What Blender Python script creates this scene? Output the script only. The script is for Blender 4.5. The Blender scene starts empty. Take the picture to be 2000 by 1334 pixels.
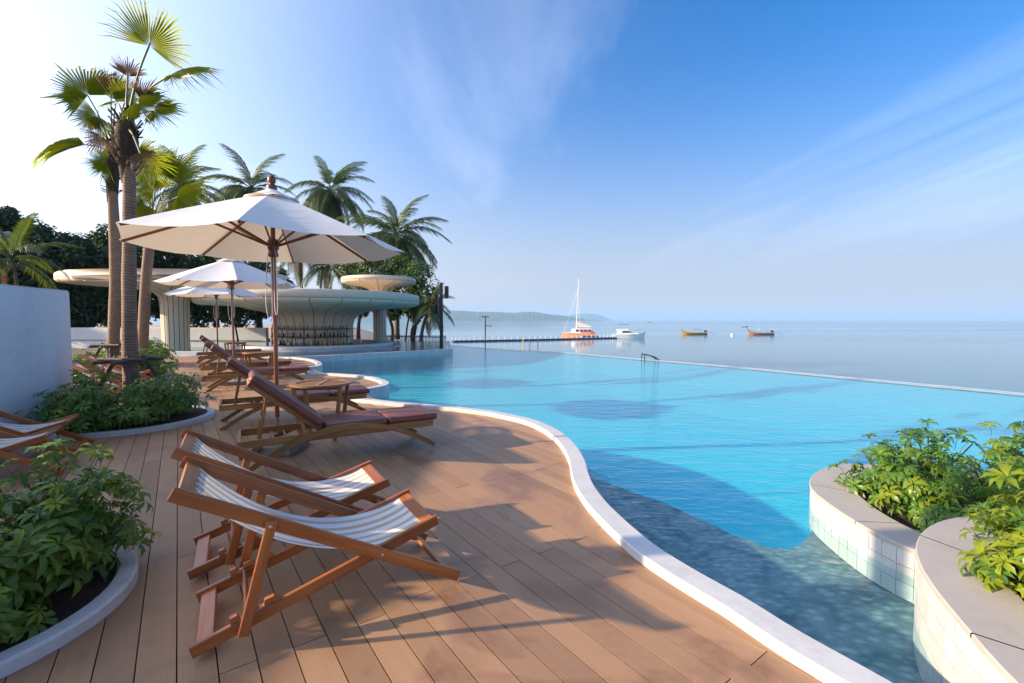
import bpy, math, random
from mathutils import Vector, Matrix, Quaternion
R = math.radians
random.seed(7)
sc = bpy.context.scene
col = sc.collection

# ------------------------------------------------------------------ camera, world, sun, exposure
CAM_H = 1.55
PITCH = math.atan(42 / 900.0)
cam = bpy.data.cameras.new('camera')
cam.sensor_width = 36.0
cam.lens = 900 / 2000 * 36
cam.clip_start = 0.05
cam.clip_end = 90000
camo = bpy.data.objects.new('camera', cam)
col.objects.link(camo)
camo.location = (0, 0, CAM_H)
camo.rotation_euler = (math.pi / 2 - PITCH, 0, 0)
sc.camera = camo

SUN_EL = R(19)
SUN_AZ = R(-97)            # clockwise from +Y
SUN_DIR = Vector((math.sin(SUN_AZ) * math.cos(SUN_EL), math.cos(SUN_AZ) * math.cos(SUN_EL), math.sin(SUN_EL)))
world = bpy.data.worlds.new('World')
sc.world = world
world.use_nodes = True
nt = world.node_tree
nt.nodes.clear()
def N(tree, typ, **kw):
    n = tree.nodes.new(typ)
    for k, v in kw.items():
        setattr(n, k, v)
    return n
L = nt.links.new
out = N(nt, 'ShaderNodeOutputWorld')
bg = N(nt, 'ShaderNodeBackground')
bg.inputs['Strength'].default_value = 0.15
sky = N(nt, 'ShaderNodeTexSky', sky_type='NISHITA')
sky.sun_disc = False
sky.sun_elevation = SUN_EL
sky.sun_rotation = SUN_AZ
sky.altitude = 0
sky.air_density = 1.0
sky.dust_density = 1.0
sky.ozone_density = 7.0
hs = N(nt, 'ShaderNodeHueSaturation')
hs.inputs['Saturation'].default_value = 1.95
hs.inputs['Hue'].default_value = 0.499
hs.inputs['Value'].default_value = 0.84
L(sky.outputs[0], hs.inputs['Color'])
# thin cirrus: streaks on a high flat layer
tc = N(nt, 'ShaderNodeTexCoord')
sep = N(nt, 'ShaderNodeSeparateXYZ')
L(tc.outputs['Generated'], sep.inputs[0])
mz = N(nt, 'ShaderNodeMath', operation='MAXIMUM'); mz.inputs[1].default_value = 0.0
L(sep.outputs['Z'], mz.inputs[0])
az = N(nt, 'ShaderNodeMath', operation='ADD'); az.inputs[1].default_value = 0.10
L(mz.outputs[0], az.inputs[0])
dx = N(nt, 'ShaderNodeMath', operation='DIVIDE'); dy = N(nt, 'ShaderNodeMath', operation='DIVIDE')
L(sep.outputs['X'], dx.inputs[0]); L(az.outputs[0], dx.inputs[1])
L(sep.outputs['Y'], dy.inputs[0]); L(az.outputs[0], dy.inputs[1])
cmb = N(nt, 'ShaderNodeCombineXYZ')
L(dx.outputs[0], cmb.inputs[0]); L(dy.outputs[0], cmb.inputs[1])
mp = N(nt, 'ShaderNodeMapping')
mp.inputs['Rotation'].default_value = (0, 0, R(-14))
mp.inputs['Scale'].default_value = (0.62, 0.13, 1)
mp.inputs['Location'].default_value = (3.1, 1.7, 0)
L(cmb.outputs[0], mp.inputs[0])
nz = N(nt, 'ShaderNodeTexNoise')
nz.inputs['Scale'].default_value = 1.5
nz.inputs['Detail'].default_value = 9
nz.inputs['Roughness'].default_value = 0.58
nz.inputs['Distortion'].default_value = 0.7
L(mp.outputs[0], nz.inputs['Vector'])
cr = N(nt, 'ShaderNodeValToRGB')
cr.color_ramp.elements[0].position = 0.54
cr.color_ramp.elements[0].color = (0, 0, 0, 1)
cr.color_ramp.elements[1].position = 0.80
cr.color_ramp.elements[1].color = (0.40, 0.40, 0.40, 1)
L(nz.outputs['Fac'], cr.inputs[0])
mx = N(nt, 'ShaderNodeMixRGB', blend_type='MIX')
L(cr.outputs[0], mx.inputs[0])
L(hs.outputs[0], mx.inputs[1])
# cloud light: the sky's own brightness made paler
hs2 = N(nt, 'ShaderNodeHueSaturation')
hs2.inputs['Saturation'].default_value = 0.45
hs2.inputs['Hue'].default_value = 0.505
hs2.inputs['Value'].default_value = 1.6
L(sky.outputs[0], hs2.inputs['Color'])
L(hs2.outputs[0], mx.inputs[2])
# bright veil of thin high haze around the sun
dt = N(nt, 'ShaderNodeVectorMath', operation='DOT_PRODUCT')
L(tc.outputs['Generated'], dt.inputs[0]); dt.inputs[1].default_value = SUN_DIR
dm = N(nt, 'ShaderNodeMath', operation='MULTIPLY_ADD'); dm.inputs[1].default_value = 0.5; dm.inputs[2].default_value = 0.5
L(dt.outputs['Value'], dm.inputs[0])
dp = N(nt, 'ShaderNodeMath', operation='POWER'); dp.inputs[1].default_value = 5.0
L(dm.outputs[0], dp.inputs[0])
veil = N(nt, 'ShaderNodeMixRGB', blend_type='MULTIPLY'); veil.inputs[0].default_value = 1
L(dp.outputs[0], veil.inputs[1]); veil.inputs[2].default_value = (7.5, 6.9, 6.2, 1)
vad = N(nt, 'ShaderNodeMixRGB', blend_type='ADD'); vad.inputs[0].default_value = 1
# pale layer of humid air towards the horizon
e0 = N(nt, 'ShaderNodeMath', operation='POWER'); e0.inputs[1].default_value = 2.0; L(mz.outputs[0], e0.inputs[0])
ez = N(nt, 'ShaderNodeMath', operation='MULTIPLY'); ez.inputs[1].default_value = -12.5; L(e0.outputs[0], ez.inputs[0])
ee = N(nt, 'ShaderNodeMath', operation='EXPONENT'); L(ez.outputs[0], ee.inputs[0])
em = N(nt, 'ShaderNodeMath', operation='MULTIPLY'); em.inputs[1].default_value = 1.0; L(ee.outputs[0], em.inputs[0])
hz_ = N(nt, 'ShaderNodeMixRGB', blend_type='MIX'); L(em.outputs[0], hz_.inputs[0]); L(mx.outputs[0], hz_.inputs[1]); hz_.inputs[2].default_value = (1.95, 2.06, 2.38, 1)
L(hz_.outputs[0], vad.inputs[1]); L(veil.outputs[0], vad.inputs[2])
L(vad.outputs[0], bg.inputs['Color'])
L(bg.outputs[0], out.inputs['Surface'])

sun = bpy.data.lights.new('sun', 'SUN')
sun.energy = 5.0
sun.angle = R(0.9)
sun.color = (1.0, 0.79, 0.54)
suno = bpy.data.objects.new('sun', sun)
col.objects.link(suno)
suno.rotation_euler = (-SUN_DIR).to_track_quat('-Z', 'Y').to_euler()
suno.location = SUN_DIR * 60

vs = sc.view_settings
vs.view_transform = 'Standard'
vs.look = 'None'
vs.exposure = 1.08
vs.gamma = 1
vs.use_curve_mapping = False
sc.render.engine = 'CYCLES'
cy = sc.cycles
cy.use_denoising = True
try:
    cy.denoiser = 'OPENIMAGEDENOISE'
    cy.denoising_input_passes = 'RGB_ALBEDO_NORMAL'
except Exception:
    pass
cy.max_bounces = 8
cy.diffuse_bounces = 4
cy.glossy_bounces = 4
cy.transmission_bounces = 4
cy.transparent_max_bounces = 12
cy.volume_bounces = 0
cy.caustics_reflective = False
cy.caustics_refractive = False

# ------------------------------------------------------------------ mesh building
class MB:
    def __init__(s):
        s.v = []; s.f = []; s.sm = []; s.uv = []
    def add(s, vs_, fs_, smooth=False, uvs=None):
        o = len(s.v)
        s.v.extend([tuple(p) for p in vs_])
        for i, f in enumerate(fs_):
            s.f.append(tuple(a + o for a in f)); s.sm.append(smooth)
            s.uv.append(uvs[i] if uvs else [(0, 0)] * len(f))
    def beam(s, p0, p1, w, h, up=(0, 0, 1), ch=0.003):
        p0 = Vector(p0); p1 = Vector(p1); d = (p1 - p0); ln = d.length; d.normalize()
        side = d.cross(Vector(up))
        if side.length < 1e-5: side = d.cross(Vector((0, 1, 0)))
        side.normalize(); u = side.cross(d)
        a, b = w / 2, h / 2; c = min(ch, a * .6, b * .6)
        pr = [(a - c, -b), (a, -b + c), (a, b - c), (a - c, b), (-a + c, b), (-a, b - c), (-a, -b + c), (-a + c, -b)]
        vs_ = [p0 + side * x + u * y for x, y in pr] + [p1 + side * x + u * y for x, y in pr]
        n = 8; fs_ = []; uvs = []
        per = 0
        r0 = random.random() * 5
        for i in range(n):
            j = (i + 1) % n
            l = math.hypot(pr[j][0] - pr[i][0], pr[j][1] - pr[i][1])
            fs_.append((i, j, j + n, i + n))
            uvs.append([(r0, per), (r0, per + l), (r0 + ln, per + l), (r0 + ln, per)])
            per += l
        fs_.append(tuple(range(n - 1, -1, -1))); uvs.append([(pr[i][0], pr[i][1]) for i in range(n - 1, -1, -1)])
        fs_.append(tuple(range(n, 2 * n))); uvs.append([(pr[i][0], pr[i][1]) for i in range(n)])
        s.add(vs_, fs_, False, uvs)
        return s
    def box(s, c, sx, sy, sz, ch=0.003, rz=0.0):
        c = Vector(c); d = Vector((math.cos(rz), math.sin(rz), 0)) * (sx / 2)
        return s.beam(c - d, c + d, sy, sz, (0, 0, 1), ch)
    def bent(s, pts, w, h, up=(0, 0, 1), side=None):
        # rectangular bar along a path
        pts = [Vector(p) for p in pts]; n = len(pts); rings = []
        ln = 0; us = []
        for i in range(n):
            t = (pts[min(i + 1, n - 1)] - pts[max(i - 1, 0)]).normalized()
            sd = Vector(side) if side else t.cross(Vector(up)).normalized()
            u = sd.cross(t).normalized()
            rings.append([pts[i] + sd * a * w / 2 + u * b * h / 2 for a, b in ((1, -1), (1, 1), (-1, 1), (-1, -1))])
            if i: ln += (pts[i] - pts[i - 1]).length
            us.append(ln)
        vs_ = [p for r in rings for p in r]; fs_ = []; uvs = []
        q = [0, h, h + w, 2 * h + w, 2 * h + 2 * w]
        for i in range(n - 1):
            for k in range(4):
                k2 = (k + 1) % 4
                fs_.append((i * 4 + k, i * 4 + k2, i * 4 + 4 + k2, i * 4 + 4 + k))
                uvs.append([(us[i], q[k]), (us[i], q[k + 1]), (us[i + 1], q[k + 1]), (us[i + 1], q[k])])
        fs_.append((3, 2, 1, 0)); uvs.append([(0, 0)] * 4)
        m = (n - 1) * 4
        fs_.append((m, m + 1, m + 2, m + 3)); uvs.append([(0, 0)] * 4)
        s.add(vs_, fs_, False, uvs)
        return s
    def tube(s, pts, rads, n=8, caps=True, smooth=True):
        pts = [Vector(p) for p in pts]; m = len(pts)
        if not hasattr(rads, '__len__'): rads = [rads] * m
        t0 = (pts[1] - pts[0]).normalized()
        a = t0.orthogonal().normalized()
        vs_ = []; ln = 0; us = []
        for i in range(m):
            t = (pts[min(i + 1, m - 1)] - pts[max(i - 1, 0)]).normalized()
            a = (a - t * a.dot(t)).normalized(); b = t.cross(a)
            for k in range(n):
                an = 2 * math.pi * k / n
                vs_.append(pts[i] + (a * math.cos(an) + b * math.sin(an)) * rads[i])
            if i: ln += (pts[i] - pts[i - 1]).length
            us.append(ln)
        fs_ = []; uvs = []
        for i in range(m - 1):
            for k in range(n):
                k2 = (k + 1) % n
                fs_.append((i * n + k, i * n + k2, i * n + n + k2, i * n + n + k))
                c = 2 * math.pi * rads[i] / n
                uvs.append([(us[i], k * c), (us[i], k * c + c), (us[i + 1], k * c + c), (us[i + 1], k * c)])
        s.add(vs_, fs_, smooth, uvs)
        if caps:
            s.add(vs_[:n], [tuple(range(n - 1, -1, -1))], False)
            s.add(vs_[-n:], [tuple(range(n))], False)
        return s
    def lathe(s, prof, n=24, a0=0.0, a1=2 * math.pi, sx=1.0, sy=1.0, c=(0, 0, 0), smooth=True):
        full = abs(a1 - a0 - 2 * math.pi) < 1e-6
        m = n if full else n + 1
        vs_ = []
        for i in range(m):
            an = a0 + (a1 - a0) * i / n
            for r, z in prof:
                vs_.append((c[0] + r * math.cos(an) * sx, c[1] + r * math.sin(an) * sy, c[2] + z))
        p = len(prof); fs_ = []
        for i in range(n):
            j = (i + 1) % m
            for k in range(p - 1):
                fs_.append((i * p + k, j * p + k, j * p + k + 1, i * p + k + 1))
        s.add(vs_, fs_, smooth)
        return s
    def prism(s, poly, z0, z1, uv=False):
        n = len(poly)
        vs_ = [(x, y, z1) for x, y in poly] + [(x, y, z0) for x, y in poly]
        fs_ = [tuple(range(n)), tuple(range(2 * n - 1, n - 1, -1))]
        for i in range(n):
            j = (i + 1) % n
            fs_.append((i, i + n, j + n, j))
        s.add(vs_, fs_)
        return s
    def mesh(s, name):
        me = bpy.data.meshes.new(name)
        me.from_pydata(s.v, [], s.f)
        me.polygons.foreach_set('use_smooth', s.sm)
        if any(u != (0, 0) for uu in s.uv for u in uu):
            ul = me.uv_layers.new(name='UVMap')
            flat = []
            for uu in s.uv:
                for u in uu: flat.extend(u)
            ul.data.foreach_set('uv', flat)
        me.update()
        return me
    def build(s, name, m, parent=None):
        me = s.mesh(name)
        return link(name, me, m, parent)

def link(name, me, m, parent=None, mtx=None):
    if m is not None and not me.materials: me.materials.append(m)
    o = bpy.data.objects.new(name, me)
    col.objects.link(o)
    if parent is not None: o.parent = parent
    if mtx is not None: o.matrix_local = mtx
    return o
def tag(o, label=None, cat=None, group=None, kind=None):
    if label: o['label'] = label
    if cat: o['category'] = cat
    if group: o['group'] = group
    if kind: o['kind'] = kind
    return o
def thing(name, label, cat, loc=(0, 0, 0), rz=0.0, group=None):
    o = bpy.data.objects.new(name, None)
    col.objects.link(o)
    o.location = loc; o.rotation_euler = (0, 0, rz); o.empty_display_size = .1
    return tag(o, label, cat, group)
def copy_tree(o, parent=None):
    c = o.copy(); col.objects.link(c)
    if parent is not None: c.parent = parent
    for ch in list(o.children): copy_tree(ch, c)
    return c
_c, _s = math.cos(PITCH), math.sin(PITCH)
def ray(px, py):
    u = px - 1000; v = py - 667
    return Vector((u, 900 * _c - v * _s, -(v * _c + 900 * _s)))
def at(px, py, z=0.0):
    r = ray(px, py); return r * ((z - CAM_H) / r.z) + Vector((0, 0, CAM_H))
def atd(px, py, Y):
    r = ray(px, py); return r * (Y / r.y) + Vector((0, 0, CAM_H))
def catmull(pts, k=6, closed=False):
    pts = [Vector(p) for p in pts]; n = len(pts); o = []
    rng = range(n if closed else n - 1)
    for i in rng:
        if closed: a, b, c, d = pts[(i - 1) % n], pts[i], pts[(i + 1) % n], pts[(i + 2) % n]
        else: a, b, c, d = pts[max(i - 1, 0)], pts[i], pts[i + 1], pts[min(i + 2, n - 1)]
        for j in range(k):
            t = j / k
            o.append(.5 * ((2 * b) + (c - a) * t + (2 * a - 5 * b + 4 * c - d) * t * t + (3 * b - a - 3 * c + d) * t ** 3))
    if not closed: o.append(pts[-1])
    return o

# ------------------------------------------------------------------ materials
def newmat(name):
    m = bpy.data.materials.new(name); m.use_nodes = True
    t = m.node_tree; t.nodes.clear()
    o = N(t, 'ShaderNodeOutputMaterial'); b = N(t, 'ShaderNodeBsdfPrincipled')
    t.links.new(b.outputs[0], o.inputs['Surface'])
    return m, t, b, o
def ramp(t, src, stops):
    r = N(t, 'ShaderNodeValToRGB'); e = r.color_ramp.elements
    while len(e) < len(stops): e.new(.5)
    for i, (p, c) in enumerate(stops):
        e[i].position = p; e[i].color = (*c, 1)
    t.links.new(src, r.inputs[0])
    return r.outputs[0]
def noise(t, vec, scale, detail=4, rough=.5, dist=0.0):
    n = N(t, 'ShaderNodeTexNoise')
    n.inputs['Scale'].default_value = scale; n.inputs['Detail'].default_value = detail
    n.inputs['Roughness'].default_value = rough; n.inputs['Distortion'].default_value = dist
    if vec is not None: t.links.new(vec, n.inputs['Vector'])
    return n.outputs['Fac']
def mapping(t, src, scale=(1, 1, 1), rot=(0, 0, 0), loc=None):
    m = N(t, 'ShaderNodeMapping'); m.inputs['Scale'].default_value = scale; m.inputs['Rotation'].default_value = rot
    if loc is not None: t.links.new(loc, m.inputs['Location'])
    t.links.new(src, m.inputs[0]); return m.outputs[0]
def bump(t, b, h, strength=.2, dist=.01):
    n = N(t, 'ShaderNodeBump'); n.inputs['Strength'].default_value = strength; n.inputs['Distance'].default_value = dist
    t.links.new(h, n.inputs['Height'])
    if b is not None: t.links.new(n.outputs[0], b.inputs['Normal'])
    return n
def mixc(t, fac, a, b, mode='MIX'):
    m = N(t, 'ShaderNodeMixRGB', blend_type=mode)
    for i, x in enumerate((fac, a, b)):
        if hasattr(x, 'links'): t.links.new(x, m.inputs[i])
        elif i == 0: m.inputs[0].default_value = x
        else: m.inputs[i].default_value = (*x, 1)
    return m.outputs[0]
def tcoord(t, k='Object'):
    return N(t, 'ShaderNodeTexCoord').outputs[k]
def plain(name, c, rough=.6, var=.12, scale=6.0, bumps=.0, bscale=60, metal=0.0, spec=None, dirt=None):
    m, t, b, o = newmat(name)
    co = tcoord(t)
    f = noise(t, co, scale, 5, .6)
    lo = tuple(max(0, x * (1 - var)) for x in c); hi = tuple(min(1, x * (1 + var)) for x in c)
    t.links.new(ramp(t, f, [(.3, lo), (.7, hi)]), b.inputs['Base Color'])
    b.inputs['Roughness'].default_value = rough; b.inputs['Metallic'].default_value = metal
    if spec is not None: b.inputs['Specular IOR Level'].default_value = spec
    if bumps: bump(t, b, noise(t, co, bscale, 4, .6), bumps, .004)
    return m
def wood(name, dark, light, rough=.45, coat=0.0, objvar=.25):
    m, t, b, o = newmat(name)
    uv = tcoord(t, 'UV')
    oi = N(t, 'ShaderNodeObjectInfo')
    off = N(t, 'ShaderNodeVectorMath', operation='SCALE'); off.inputs[0].default_value = (37, 11, 0)
    t.links.new(oi.outputs['Random'], off.inputs['Scale'])
    v = mapping(t, uv, (2.2, 38, 1), (0, 0, 0), off.outputs[0])
    g = noise(t, v, 1.0, 6, .62, .6)
    v2 = mapping(t, uv, (1.1, 7, 1), (0, 0, 0), off.outputs[0])
    g2 = noise(t, v2, 1.0, 3, .5)
    c = ramp(t, g, [(.30, dark), (.68, light)])
    c2 = mixc(t, .55, c, ramp(t, g2, [(.3, tuple(x * .7 for x in dark)), (.7, tuple(min(1, x * 1.15) for x in light))]))
    hv = N(t, 'ShaderNodeHueSaturation')
    mr = N(t, 'ShaderNodeMapRange'); mr.inputs[3].default_value = 1 - objvar; mr.inputs[4].default_value = 1 + objvar
    t.links.new(oi.outputs['Random'], mr.inputs[0]); t.links.new(mr.outputs[0], hv.inputs['Value'])
    t.links.new(c2, hv.inputs['Color']); t.links.new(hv.outputs[0], b.inputs['Base Color'])
    b.inputs['Roughness'].default_value = rough
    if coat: b.inputs['Coat Weight'].default_value = coat; b.inputs['Coat Roughness'].default_value = .25
    bump(t, b, g, .15, .002)
    return m
def leafmat(name, lo, hi, trans=(.18, .30, .02), tf=.35, rough=.38, objvar=True):
    m, t, b, o = newmat(name)
    g = N(t, 'ShaderNodeNewGeometry'); oi = N(t, 'ShaderNodeObjectInfo')
    f = N(t, 'ShaderNodeMath', operation='ADD')
    t.links.new(g.outputs['Random Per Island'], f.inputs[0])
    if objvar:
        t.links.new(oi.outputs['Random'], f.inputs[1])
        h = N(t, 'ShaderNodeMath', operation='MULTIPLY'); h.inputs[1].default_value = .5
        t.links.new(f.outputs[0], h.inputs[0]); src = h.outputs[0]
    else:
        f.inputs[1].default_value = 0; src = f.outputs[0]
    c = ramp(t, src, [(0.0, lo), (.6, tuple((a + b_) / 2 for a, b_ in zip(lo, hi))), (1, hi)])
    t.links.new(c, b.inputs['Base Color']); b.inputs['Roughness'].default_value = rough
    tr = N(t, 'ShaderNodeBsdfTranslucent'); tc2 = mixc(t, .5, c, trans)
    t.links.new(tc2, tr.inputs['Color'])
    ms = N(t, 'ShaderNodeMixShader'); ms.inputs[0].default_value = tf
    t.links.new(b.outputs[0], ms.inputs[1]); t.links.new(tr.outputs[0], ms.inputs[2])
    t.links.new(ms.outputs[0], o.inputs['Surface'])
    return m

M = {}
# composite decking: brown boards with faint brushed grain and water stains
def deckmat():
    m, t, b, o = newmat('deck_composite')
    uv = tcoord(t, 'UV'); oc = tcoord(t, 'Object')
    oi = N(t, 'ShaderNodeObjectInfo')
    g = noise(t, mapping(t, uv, (1.4, 160, 1)), 1.0, 4, .6)
    st = noise(t, mapping(t, oc, (1.0, 1.0, 1.0)), 1.3, 5, .62, 1.2)
    base = ramp(t, g, [(.25, (.305, .170, .088)), (.75, (.382, .218, .115))])
    stc = ramp(t, st, [(.34, (.60, .52, .47)), (.50, (1, 1, 1)), (.72, (1.0, 1.0, 1.0)), (.85, (1.12, 1.1, 1.07))])
    c = mixc(t, .8, base, stc, 'MULTIPLY')
    hv = N(t, 'ShaderNodeHueSaturation')
    mr = N(t, 'ShaderNodeMapRange'); mr.inputs[3].default_value = .82; mr.inputs[4].default_value = 1.14
    t.links.new(oi.outputs['Random'], mr.inputs[0]); t.links.new(mr.outputs[0], hv.inputs['Value'])
    t.links.new(c, hv.inputs['Color']); t.links.new(hv.outputs[0], b.inputs['Base Color'])
    rr = ramp(t, st, [(.36, (.38, .38, .38)), (.6, (.58, .58, .58))])
    t.links.new(rr, b.inputs['Roughness'])
    bump(t, b, g, .12, .001)
    return m
M['deck'] = deckmat()
M['dark'] = plain('dark_gap', (.012, .010, .009), .9)
M['teak'] = wood('teak_oiled', (.120, .028, .006), (.46, .145, .036), .38, .25)
M['teak2'] = wood('teak_lounger', (.120, .050, .014), (.38, .185, .058), .45, .1)
M['pole'] = wood('mahogany_pole', (.13, .030, .012), (.25, .070, .026), .35, .3)
M['grey_wood'] = plain('weathered_timber', (.10, .07, .05), .8, .35, 14, .5, 90)
def whitepaint(name, c, rough, stain):
    m, t, b, o = newmat(name)
    oc = tcoord(t)
    f = noise(t, oc, 2.2, 6, .65, .8); f2 = noise(t, oc, 26, 4, .6)
    dr = noise(t, mapping(t, oc, (5, 5, .35)), 1.0, 5, .65)
    a = mixc(t, .5, ramp(t, f, [(.30, tuple(x * (1 - stain) for x in c)), (.62, c)]), ramp(t, dr, [(.34, tuple(x * (1 - stain * 1.5) for x in c)), (.55, c)]))
    a2 = ramp(t, f2, [(.35, (.93, .925, .91)), (.6, (1, 1, 1))])
    t.links.new(mixc(t, .7, a, a2, 'MULTIPLY'), b.inputs['Base Color'])
    b.inputs['Roughness'].default_value = rough
    bump(t, b, noise(t, oc, 70, 5, .6), .18, .003)
    return m
M['coping'] = whitepaint('coping_white', (.58, .57, .56), .5, .16)
M['wall'] = whitepaint('wall_white', (.68, .685, .69), .7, .10)
M['rim_white'] = whitepaint('planter_rim', (.56, .57, .58), .55, .14)
M['cap'] = whitepaint('stone_cap', (.42, .375, .335), .5, .10)
M['cream'] = whitepaint('cream_shell', (.66, .54, .41), .5, .07)
M['groove'] = plain('brown_groove', (.17, .10, .07), .7)
M['soil'] = plain('soil', (.035, .022, .014), .95, .5, 22, .9, 60)
def tilemat():
    m, t, b, o = newmat('white_glazed_tile')
    oc = tcoord(t); oi = N(t, 'ShaderNodeObjectInfo')
    f = noise(t, oc, 40, 4, .6)
    c = ramp(t, f, [(.3, (.50, .49, .46)), (.7, (.58, .57, .54))])
    hv = N(t, 'ShaderNodeHueSaturation'); mr = N(t, 'ShaderNodeMapRange')
    mr.inputs[3].default_value = .90; mr.inputs[4].default_value = 1.06
    t.links.new(oi.outputs['Random'], mr.inputs[0]); t.links.new(mr.outputs[0], hv.inputs['Value'])
    t.links.new(c, hv.inputs['Color']); t.links.new(hv.outputs[0], b.inputs['Base Color'])
    b.inputs['Roughness'].default_value = .28
    bump(t, b, noise(t, oc, 90, 3, .5), .06, .003)
    return m
M['tile'] = tilemat()
def leather():
    m, t, b, o = newmat('brown_leatherette')
    oc = tcoord(t)
    f = noise(t, oc, 5, 4, .6)
    t.links.new(ramp(t, f, [(.3, (.150, .042, .026)), (.7, (.195, .058, .036))]), b.inputs['Base Color'])
    b.inputs['Roughness'].default_value = .42
    v = N(t, 'ShaderNodeTexVoronoi'); v.inputs['Scale'].default_value = 320; t.links.new(oc, v.inputs['Vector'])
    bn = bump(t, None, v.outputs['Distance'], .12, .001)
    b2 = N(t, 'ShaderNodeBump'); b2.inputs['Strength'].default_value = .35; b2.inputs['Distance'].default_value = .012
    t.links.new(noise(t, oc, 7, 2, .5), b2.inputs['Height']); t.links.new(bn.outputs[0], b2.inputs['Normal'])
    t.links.new(b2.outputs[0], b.inputs['Normal'])
    return m
M['leather'] = leather()
def canvas_stripe():
    m, t, b, o = newmat('striped_canvas')
    uv = tcoord(t, 'UV')
    sp = N(t, 'ShaderNodeSeparateXYZ'); t.links.new(uv, sp.inputs[0])
    mu = N(t, 'ShaderNodeMath', operation='MULTIPLY'); mu.inputs[1].default_value = 5.55; t.links.new(sp.outputs['Y'], mu.inputs[0])
    fr = N(t, 'ShaderNodeMath', operation='FRACT'); t.links.new(mu.outputs[0], fr.inputs[0])
    c = ramp(t, fr.outputs[0], [(0, (.80, .81, .82)), (.54, (.80, .81, .82)), (.57, (.60, .47, .30)), (.96, (.60, .47, .30)), (1, (.80, .81, .82))])
    w = noise(t, mapping(t, uv, (900, 500, 1)), 1, 2, .5)
    t.links.new(mixc(t, .25, c, ramp(t, w, [(.35, (.8, .8, .8)), (.65, (1, 1, 1))]), 'MULTIPLY'), b.inputs['Base Color'])
    b.inputs['Roughness'].default_value = .85
    tr = N(t, 'ShaderNodeBsdfTranslucent'); t.links.new(c, tr.inputs['Color'])
    ms = N(t, 'ShaderNodeMixShader'); ms.inputs[0].default_value = .22
    t.links.new(b.outputs[0], ms.inputs[1]); t.links.new(tr.outputs[0], ms.inputs[2]); t.links.new(ms.outputs[0], o.inputs['Surface'])
    bump(t, b, noise(t, mapping(t, uv, (3, 14, 1)), 1, 2, .5), .4, .02)
    return m
M['stripe'] = canvas_stripe()
def umbrella_cloth():
    m, t, b, o = newmat('parasol_canvas')
    oc = tcoord(t)
    f = noise(t, oc, 3, 4, .6)
    c = ramp(t, f, [(.3, (.80, .79, .77)), (.7, (.85, .84, .82))])
    t.links.new(c, b.inputs['Base Color']); b.inputs['Roughness'].default_value = .9
    tr = N(t, 'ShaderNodeBsdfTranslucent'); tr.inputs['Color'].default_value = (.80, .62, .44, 1)
    ms = N(t, 'ShaderNodeMixShader'); ms.inputs[0].default_value = .22
    t.links.new(b.outputs[0], ms.inputs[1]); t.links.new(tr.outputs[0], ms.inputs[2]); t.links.new(ms.outputs[0], o.inputs['Surface'])
    bump(t, b, noise(t, mapping(t, oc, (1, 1, 5)), 5, 3, .5), .35, .02)
    return m
M['parasol'] = umbrella_cloth()
M['cord'] = plain('white_cord', (.75, .73, .70), .8)
M['concrete'] = plain('grey_concrete', (.20, .185, .17), .85, .2, 9, .4)
M['steel'] = plain('steel', (.5, .5, .5), .3, .1, 5, 0, 10, 1.0)
M['black'] = plain('black_paint', (.015, .016, .018), .45)
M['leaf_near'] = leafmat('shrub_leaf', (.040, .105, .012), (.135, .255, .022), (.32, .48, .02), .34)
M['leaf_sun'] = leafmat('shrub_leaf_sunlit', (.11, .18, .010), (.33, .38, .018), (.50, .55, .02), .45)  # brighter yellow copy of the shrub leaf: sunlight put into the colour
M['leaf_dark'] = leafmat('tree_leaf', (.012, .034, .008), (.045, .095, .016), (.10, .18, .02), .22, .5, False)
M['leaf_mid'] = leafmat('beach_tree_leaf', (.025, .065, .010), (.085, .150, .020), (.16, .26, .02), .28, .5, False)
M['palm'] = leafmat('palm_leaf', (.022, .048, .010), (.075, .11, .018), (.22, .30, .03), .32, .45)
M['palm_dry'] = leafmat('palm_leaf_dry', (.16, .075, .03), (.30, .17, .075), (.3, .16, .06), .3, .7)
M['fan'] = leafmat('fan_leaf', (.060, .105, .008), (.17, .22, .012), (.62, .64, .02), .60, .4)
M['stem'] = plain('green_stem', (.07, .085, .025), .6, .3, 20)
M['petiole'] = plain('palm_petiole', (.16, .15, .05), .55, .25, 15)
def trunkmat(name, a, b_, freq):
    m, t, b, o = newmat(name)
    uv = tcoord(t, 'UV'); oc = tcoord(t)
    w = N(t, 'ShaderNodeTexWave'); w.wave_type = 'BANDS'; w.bands_direction = 'X'
    w.inputs['Scale'].default_value = freq; w.inputs['Distortion'].default_value = 4.0; w.inputs['Detail'].default_value = 3
    w.inputs['Detail Scale'].default_value = 3
    t.links.new(mapping(t, uv, (1, .35, 1)), w.inputs['Vector'])
    f = noise(t, oc, 9, 5, .65)
    c = mixc(t, .45, ramp(t, w.outputs['Fac'], [(.03, tuple(x * .55 for x in a)), (.2, a), (.9, b_)]), ramp(t, f, [(.3, a), (.7, b_)]))
    t.links.new(c, b.inputs['Base Color']); b.inputs['Roughness'].default_value = .85
    bump(t, b, w.outputs['Fac'], .35, .008)
    return m
M['trunk'] = trunkmat('palm_trunk', (.15, .085, .050), (.31, .195, .125), 7.0)
M['trunk_dark'] = trunkmat('coconut_trunk', (.075, .052, .036), (.20, .145, .10), 3.0)
M['fibre'] = plain('palm_fibre', (.055, .030, .018), .95, .5, 30, 1.0, 60)
M['bark'] = plain('bark', (.075, .050, .034), .9, .4, 12, .9, 40)
M['sand'] = plain('beach_sand', (.40, .28, .20), .95, .2, .8, .4, 3)
M['ground'] = plain('ground_earth', (.10, .085, .065), .95, .35, 1.2, .5, 8)

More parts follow.
